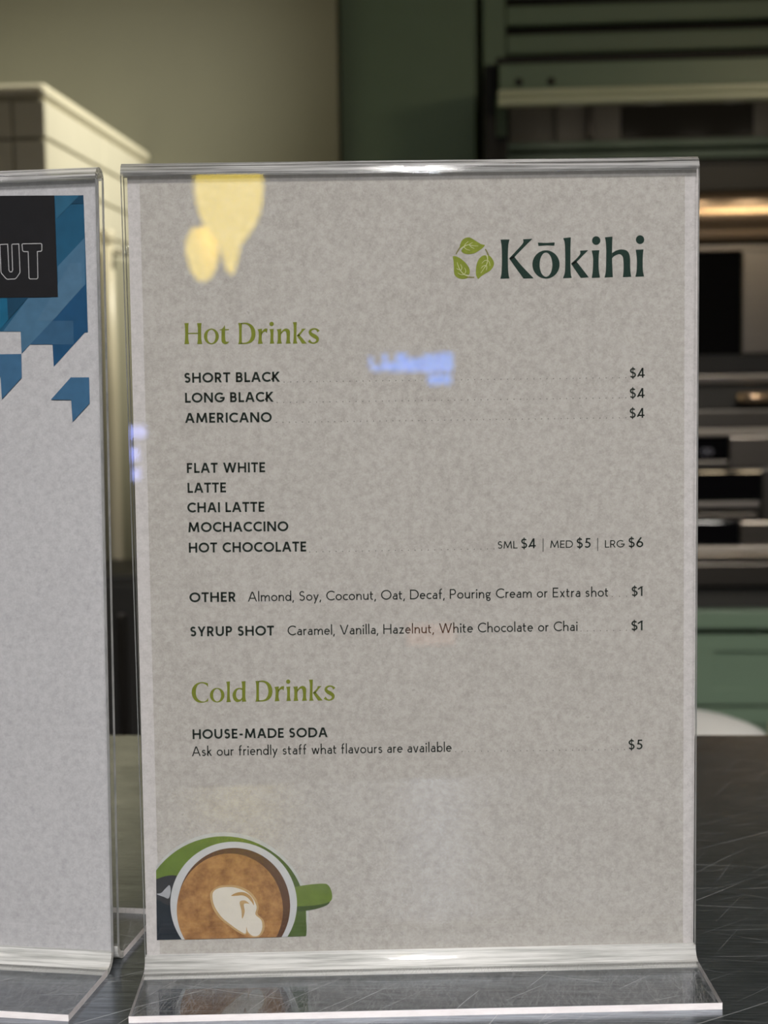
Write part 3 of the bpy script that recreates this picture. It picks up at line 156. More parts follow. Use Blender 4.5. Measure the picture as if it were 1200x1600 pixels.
'cold_heading': [{'poly':[(-80.92,114.5),(-80.93,114.16),(-80.94,113.74),(-80.95,113.33),(-80.96,112.99),(-81.09,113.21),(-81.24,113.46),(-81.42,113.73),(-81.67,113.96),(-82,114.18),(-82.4,114.4),(-82.83,114.57),(-83.23,114.64),(-83.63,114.61),(-84.03,114.49),(-84.41,114.31),(-84.73,114.07),(-84.99,113.77),(-85.2,113.4),(-85.37,112.99),(-85.51,112.58),(-85.61,112.16),(-85.68,111.71),(-85.71,111.26),(-85.71,110.82),(-85.67,110.36),(-85.61,109.9),(-85.51,109.46),(-85.36,109.05),(-85.15,108.69),(-84.9,108.35),(-84.61,108.06),(-84.3,107.82),(-83.96,107.64),(-83.57,107.51),(-83.18,107.42),(-82.83,107.39),(-82.55,107.41),(-82.3,107.49),(-82.06,107.61),(-81.83,107.77),(-81.6,108),(-81.37,108.29),(-81.15,108.58),(-80.97,108.81),(-80.99,108.51),(-81.01,108.14),(-81.03,107.76),(-81.05,107.46),(-81.55,107.33),(-82.14,107.16),(-82.76,107.02),(-83.34,106.95),(-83.87,106.95),(-84.38,107),(-84.86,107.1),(-85.31,107.29),(-85.73,107.55),(-86.12,107.89),(-86.46,108.29),(-86.75,108.73),(-86.98,109.21),(-87.16,109.74),(-87.28,110.3),(-87.33,110.85),(-87.32,111.4),(-87.23,111.97),(-87.08,112.52),(-86.88,113),(-86.61,113.43),(-86.28,113.82),(-85.91,114.15),(-85.51,114.44),(-85.07,114.67),(-84.58,114.84),(-84.09,114.97),(-83.62,115.05),(-83.16,115.07),(-82.7,115.02),(-82.27,114.95),(-81.89,114.87),(-81.59,114.78),(-81.33,114.68),(-81.11,114.58)]},{'ring':[[(-74.72,109.75),(-74.76,109.3),(-74.88,108.87),(-75.06,108.45),(-75.3,108.07),(-75.59,107.74),(-75.94,107.45),(-76.32,107.22),(-76.73,107.06),(-77.16,106.96),(-77.61,106.94),(-78.05,106.98),(-78.47,107.09),(-78.88,107.27),(-79.25,107.52),(-79.58,107.81),(-79.85,108.16),(-80.07,108.55),(-80.23,108.97),(-80.32,109.41),(-80.35,109.86),(-80.3,110.31),(-80.19,110.74),(-80.01,111.15),(-79.77,111.53),(-79.47,111.87),(-79.13,112.16),(-78.74,112.38),(-78.33,112.55),(-77.9,112.64),(-77.46,112.67),(-77.02,112.63),(-76.59,112.51),(-76.19,112.33),(-75.82,112.09),(-75.49,111.79),(-75.21,111.45),(-74.99,111.06),(-74.83,110.64),(-74.74,110.2)],[(-76,109.77),(-76.03,109.39),(-76.09,109.01),(-76.2,108.66),(-76.33,108.33),(-76.49,108.04),(-76.68,107.79),(-76.89,107.59),(-77.12,107.45),(-77.35,107.36),(-77.59,107.34),(-77.83,107.37),(-78.07,107.47),(-78.28,107.62),(-78.48,107.83),(-78.66,108.08),(-78.81,108.38),(-78.92,108.71),(-79.01,109.07),(-79.05,109.45),(-79.06,109.83),(-79.03,110.22),(-78.97,110.59),(-78.87,110.95),(-78.73,111.28),(-78.57,111.57),(-78.38,111.82),(-78.17,112.01),(-77.94,112.16),(-77.71,112.24),(-77.47,112.27),(-77.23,112.23),(-77,112.14),(-76.78,111.99),(-76.58,111.78),(-76.4,111.53),(-76.26,111.23),(-76.14,110.9),(-76.06,110.54),(-76.01,110.16)]]},{'poly':[(-73.94,115.02),(-73.6,115.04),(-73.2,115.08),(-72.79,115.11),(-72.46,115.14),(-72.49,114.36),(-72.53,113.43),(-72.57,112.47),(-72.59,111.57),(-72.62,110.74),(-72.64,109.93),(-72.64,109.19),(-72.62,108.55),(-72.55,108.05),(-72.45,107.65),(-72.35,107.32),(-72.26,107.03),(-72.67,107.02),(-73.15,107),(-73.64,106.98),(-74.04,106.97),(-73.98,107.24),(-73.9,107.52),(-73.82,107.93),(-73.76,108.57),(-73.69,109.62),(-73.63,110.96),(-73.59,112.3),(-73.59,113.35),(-73.64,114.01),(-73.74,114.43),(-73.85,114.73)]},{'poly':[(-68.01,115),(-67.65,115.03),(-67.22,115.06),(-66.79,115.1),(-66.43,115.12),(-66.46,114.32),(-66.5,113.36),(-66.53,112.37),(-66.57,111.45),(-66.6,110.61),(-66.63,109.8),(-66.65,109.06),(-66.64,108.43),(-66.57,107.96),(-66.47,107.6),(-66.36,107.32),(-66.28,107.07),(-66.67,107.05),(-67.14,107.03),(-67.62,107.01),(-68.01,107),(-67.99,107.24),(-67.97,107.48),(-67.95,107.84),(-67.92,108.46),(-67.89,109.49),(-67.85,110.83),(-67.82,112.18),(-67.81,113.24),(-67.84,113.91),(-67.9,114.36),(-67.96,114.69)]},{'poly':[(-67.73,112.28),(-68.03,112.35),(-68.37,112.44),(-68.74,112.51),(-69.11,112.51),(-69.49,112.43),(-69.89,112.3),(-70.27,112.11),(-70.61,111.83),(-70.93,111.45),(-71.22,110.97),(-71.46,110.45),(-71.6,109.94),(-71.61,109.42),(-71.54,108.88),(-71.39,108.36),(-71.2,107.92),(-70.94,107.58),(-70.61,107.31),(-70.27,107.09),(-69.99,106.89),(-69.72,106.93),(-69.39,106.99),(-69.05,107.06),(-68.75,107.17),(-68.48,107.34),(-68.24,107.55),(-68.02,107.77),(-67.84,107.95),(-67.83,108.16),(-67.83,108.41),(-67.82,108.65),(-67.82,108.86),(-67.97,108.66),(-68.15,108.41),(-68.33,108.17),(-68.48,107.97),(-68.68,107.96),(-68.93,107.95),(-69.17,107.94),(-69.37,107.93),(-69.53,108.1),(-69.72,108.29),(-69.9,108.51),(-70.04,108.75),(-70.13,109.03),(-70.2,109.34),(-70.22,109.67),(-70.21,110.01),(-70.16,110.4),(-70.06,110.81),(-69.93,111.2),(-69.78,111.52),(-69.57,111.72),(-69.33,111.86),(-69.08,111.96),(-68.87,112.05),(-68.62,111.96),(-68.31,111.84),(-68,111.72),(-67.75,111.63),(-67.74,111.78),(-67.74,111.95),(-67.74,112.13)]},{'poly':[(-62.62,115.11),(-62.29,115.11),(-61.88,115.11),(-61.47,115.1),(-61.14,115.1),(-61.17,114.62),(-61.21,114.08),(-61.25,113.46),(-61.28,112.74),(-61.31,111.85),(-61.34,110.82),(-61.36,109.81),(-61.37,108.96),(-61.37,108.31),(-61.35,107.79),(-61.34,107.35),(-61.32,106.97),(-61.66,106.96),(-62.07,106.95),(-62.48,106.95),(-62.81,106.94),(-62.73,107.2),(-62.63,107.47),(-62.53,107.87),(-62.45,108.5),(-62.4,109.52),(-62.36,110.84),(-62.33,112.17),(-62.34,113.22),(-62.39,113.92),(-62.47,114.4),(-62.55,114.77)]},{'poly':[(-61.55,115.1),(-61.08,115.14),(-60.51,115.19),(-59.92,115.22),(-59.37,115.17),(-58.87,115.05),(-58.38,114.87),(-57.93,114.64),(-57.53,114.35),(-57.18,114),(-56.87,113.58),(-56.61,113.14),(-56.41,112.68),(-56.26,112.23),(-56.16,111.76),(-56.12,111.27),(-56.12,110.79),(-56.18,110.29),(-56.28,109.76),(-56.43,109.26),(-56.63,108.81),(-56.89,108.42),(-57.19,108.06),(-57.54,107.75),(-57.92,107.5),(-58.34,107.31),(-58.81,107.17),(-59.3,107.07),(-59.79,107),(-60.29,106.96),(-60.82,106.96),(-61.32,106.97),(-61.74,106.97),(-61.74,107.08),(-61.74,107.21),(-61.73,107.34),(-61.73,107.45),(-61.35,107.45),(-60.89,107.45),(-60.42,107.47),(-60.01,107.52),(-59.66,107.61),(-59.34,107.72),(-59.05,107.87),(-58.79,108.08),(-58.54,108.34),(-58.32,108.67),(-58.12,109.02),(-57.97,109.39),(-57.85,109.78),(-57.76,110.18),(-57.71,110.61),(-57.7,111.04),(-57.73,111.52),(-57.8,112.02),(-57.9,112.51),(-58.03,112.94),(-58.19,113.3),(-58.39,113.62),(-58.61,113.9),(-58.84,114.13),(-59.06,114.31),(-59.29,114.44),(-59.54,114.54),(-59.85,114.61),(-60.25,114.65),(-60.72,114.65),(-61.18,114.64),(-61.57,114.63),(-61.56,114.74),(-61.56,114.87),(-61.56,115)]},{'poly':[(-55.34,112.58),(-54.95,112.63),(-54.48,112.69),(-54.01,112.75),(-53.62,112.79),(-53.64,112.24),(-53.66,111.58),(-53.69,110.9),(-53.72,110.29),(-53.75,109.76),(-53.79,109.27),(-53.82,108.82),(-53.8,108.4),(-53.74,108),(-53.63,107.63),(-53.51,107.31),(-53.42,107.02),(-53.86,107),(-54.39,106.99),(-54.93,106.97),(-55.37,106.95),(-55.3,107.29),(-55.21,107.69),(-55.12,108.14),(-55.05,108.65),(-55,109.27),(-54.96,109.97),(-54.94,110.67),(-54.95,111.25),(-55.02,111.69),(-55.13,112.03),(-55.24,112.32)]},{'poly':[(-53.88,111.33),(-53.7,111.65),(-53.45,111.99),(-53.17,112.31),(-52.92,112.55),(-52.72,112.7),(-52.53,112.79),(-52.35,112.84),(-52.17,112.87),(-52,112.88),(-51.82,112.85),(-51.66,112.8),(-51.52,112.77),(-51.59,112.39),(-51.66,111.92),(-51.73,111.46),(-51.79,111.07),(-51.93,111.21),(-52.09,111.38),(-52.25,111.55),(-52.38,111.69),(-52.57,111.63),(-52.79,111.57),(-53.02,111.47),(-53.23,111.33),(-53.42,111.08),(-53.6,110.77),(-53.76,110.46),(-53.9,110.2),(-53.92,110.44),(-53.95,110.72),(-53.95,111.03)]},{'poly':[(-50.78,112.57),(-50.43,112.6),(-49.99,112.64),(-49.56,112.67),(-49.2,112.7),(-49.24,112.16),(-49.28,111.51),(-49.32,110.84),(-49.35,110.24),(-49.37,109.72),(-49.4,109.22),(-49.41,108.77),(-49.39,108.35),(-49.32,107.96),(-49.23,107.61),(-49.12,107.29),(-49.04,107.02),(-49.44,107),(-49.93,106.98),(-50.41,106.96),(-50.81,106.94),(-50.75,107.28),(-50.67,107.66),(-50.6,108.1),(-50.54,108.6),(-50.51,109.21),(-50.48,109.92),(-50.47,110.61),(-50.49,111.2),(-50.54,111.65),(-50.62,112.01),(-50.71,112.31)]},{'poly':[(-49.12,114.59),(-49.16,114.33),(-49.29,114.09),(-49.47,113.9),(-49.71,113.79),(-49.97,113.75),(-50.23,113.79),(-50.46,113.91),(-50.64,114.1),(-50.75,114.34),(-50.79,114.61),(-50.74,114.87),(-50.62,115.1),(-50.43,115.29),(-50.19,115.41),(-49.93,115.45),(-49.68,115.4),(-49.45,115.28),(-49.26,115.09),(-49.15,114.85)]},{'poly':[(-48.04,112.5),(-47.65,112.55),(-47.18,112.6),(-46.71,112.66),(-46.32,112.71),(-46.35,112.16),(-46.39,111.5),(-46.43,110.82),(-46.46,110.21),(-46.49,109.68),(-46.51,109.19),(-46.52,108.74),(-46.5,108.32),(-46.44,107.93),(-46.34,107.57),(-46.24,107.26),(-46.16,106.99),(-46.59,106.97),(-47.11,106.95),(-47.63,106.93),(-48.07,106.91),(-47.99,107.25),(-47.9,107.63),(-47.82,108.07),(-47.75,108.57),(-47.71,109.18),(-47.69,109.89),(-47.68,110.59),(-47.7,111.17),(-47.76,111.61),(-47.86,111.95),(-47.96,112.24)]},{'poly':[(-46.53,111.25),(-46.34,111.54),(-46.07,111.87),(-45.77,112.18),(-45.49,112.42),(-45.23,112.59),(-44.97,112.7),(-44.71,112.77),(-44.46,112.79),(-44.2,112.76),(-43.94,112.68),(-43.69,112.56),(-43.49,112.4),(-43.33,112.23),(-43.2,112.04),(-43.1,111.77),(-43.04,111.35),(-43.04,110.69),(-43.09,109.83),(-43.14,108.97),(-43.15,108.28),(-43.09,107.82),(-43,107.49),(-42.89,107.23),(-42.81,107),(-43.25,106.98),(-43.78,106.96),(-44.32,106.94),(-44.76,106.92),(-44.68,107.26),(-44.57,107.64),(-44.47,108.07),(-44.4,108.53),(-44.37,109.05),(-44.36,109.63),(-44.37,110.19),(-44.41,110.66),(-44.47,111.02),(-44.57,111.3),(-44.67,111.54),(-44.76,111.75),(-44.91,111.75),(-45.09,111.76),(-45.29,111.73),(-45.5,111.62),(-45.76,111.37),(-46.04,111.04),(-46.32,110.69),(-46.55,110.4),(-46.57,110.57),(-46.61,110.78),(-46.61,111.01)]},{'poly':[(-41.94,115.17),(-41.6,115.19),(-41.18,115.21),(-40.76,115.23),(-40.41,115.25),(-40.45,114.45),(-40.49,113.5),(-40.54,112.5),(-40.57,111.56),(-40.61,110.66),(-40.64,109.76),(-40.66,108.93),(-40.64,108.25),(-40.57,107.77),(-40.46,107.44),(-40.34,107.2),(-40.25,106.97),(-40.65,106.95),(-41.13,106.93),(-41.61,106.91),(-42.02,106.89),(-41.96,107.16),(-41.88,107.44),(-41.81,107.84),(-41.75,108.5),(-41.7,109.58),(-41.64,110.98),(-41.61,112.37),(-41.61,113.46),(-41.66,114.14),(-41.76,114.57),(-41.86,114.88)]},{'poly':[(-40.56,110),(-40.17,110.38),(-39.69,110.84),(-39.24,111.3),(-38.9,111.69),(-38.72,111.97),(-38.65,112.21),(-38.63,112.41),(-38.6,112.58),(-38.24,112.6),(-37.81,112.62),(-37.38,112.64),(-37.02,112.66),(-37.21,112.49),(-37.42,112.31),(-37.68,112.07),(-37.96,111.77),(-38.32,111.34),(-38.74,110.81),(-39.15,110.28),(-39.49,109.85),(-39.73,109.88),(-40.02,109.92),(-40.32,109.97)]},{'poly':[(-40.51,110),(-40.3,110.09),(-40.04,110.21),(-39.79,110.32),(-39.57,110.42),(-38.93,109.63),(-38.16,108.67),(-37.39,107.72),(-36.75,106.93),(-37.15,106.91),(-37.64,106.89),(-38.12,106.87),(-38.52,106.85),(-38.97,107.57),(-39.52,108.43),(-40.06,109.29)]},{'strip':[[(-31.71,111.83),(-31.87,111.93),(-32.08,112.12),(-32.35,112.34),(-32.65,112.51),(-32.93,112.64),(-33.23,112.73),(-33.54,112.79),(-33.86,112.79),(-34.19,112.78),(-34.54,112.72),(-34.89,112.62),(-35.2,112.46),(-35.48,112.24),(-35.72,111.97),(-35.9,111.64),(-36,111.24),(-35.93,110.83),(-35.77,110.48),(-35.58,110.18),(-35.35,109.91),(-35.07,109.67),(-34.79,109.47),(-34.54,109.31),(-34.31,109.14),(-34.01,108.97),(-33.7,108.8),(-33.47,108.65),(-33.35,108.55),(-33.27,108.47),(-33.2,108.35),(-33.16,108.21),(-33.14,108.09),(-33.2,107.94),(-33.35,107.74),(-33.55,107.55),(-33.76,107.4),(-34,107.34),(-34.27,107.32),(-34.54,107.34),(-34.78,107.41),(-34.99,107.62),(-35.23,107.92),(-35.44,108.23),(-35.59,108.47)],[(-32.69,111.11),(-32.74,111.3),(-32.82,111.54),(-32.92,111.78),(-33.02,111.96),(-33.19,112.07),(-33.4,112.17),(-33.62,112.24),(-33.85,112.27),(-34.1,112.21),(-34.36,112.11),(-34.59,111.99),(-34.75,111.86),(-34.85,111.71),(-34.93,111.52),(-34.95,111.36),(-34.93,111.3),(-34.89,111.27),(-34.79,111.17),(-34.65,111.03),(-34.49,110.91),(-34.33,110.82),(-34.11,110.72),(-33.82,110.59),(-33.5,110.42),(-33.21,110.2),(-32.89,109.96),(-32.55,109.66),(-32.26,109.29),(-32.11,108.85),(-32.08,108.43),(-32.15,108.03),(-32.32,107.66),(-32.58,107.37),(-32.9,107.14),(-33.24,106.97),(-33.59,106.86),(-33.92,106.78),(-34.27,106.75),(-34.63,106.78),(-35,106.88),(-35.4,107.02),(-35.8,107.23),(-36.14,107.43),(-36.39,107.55)]]}],
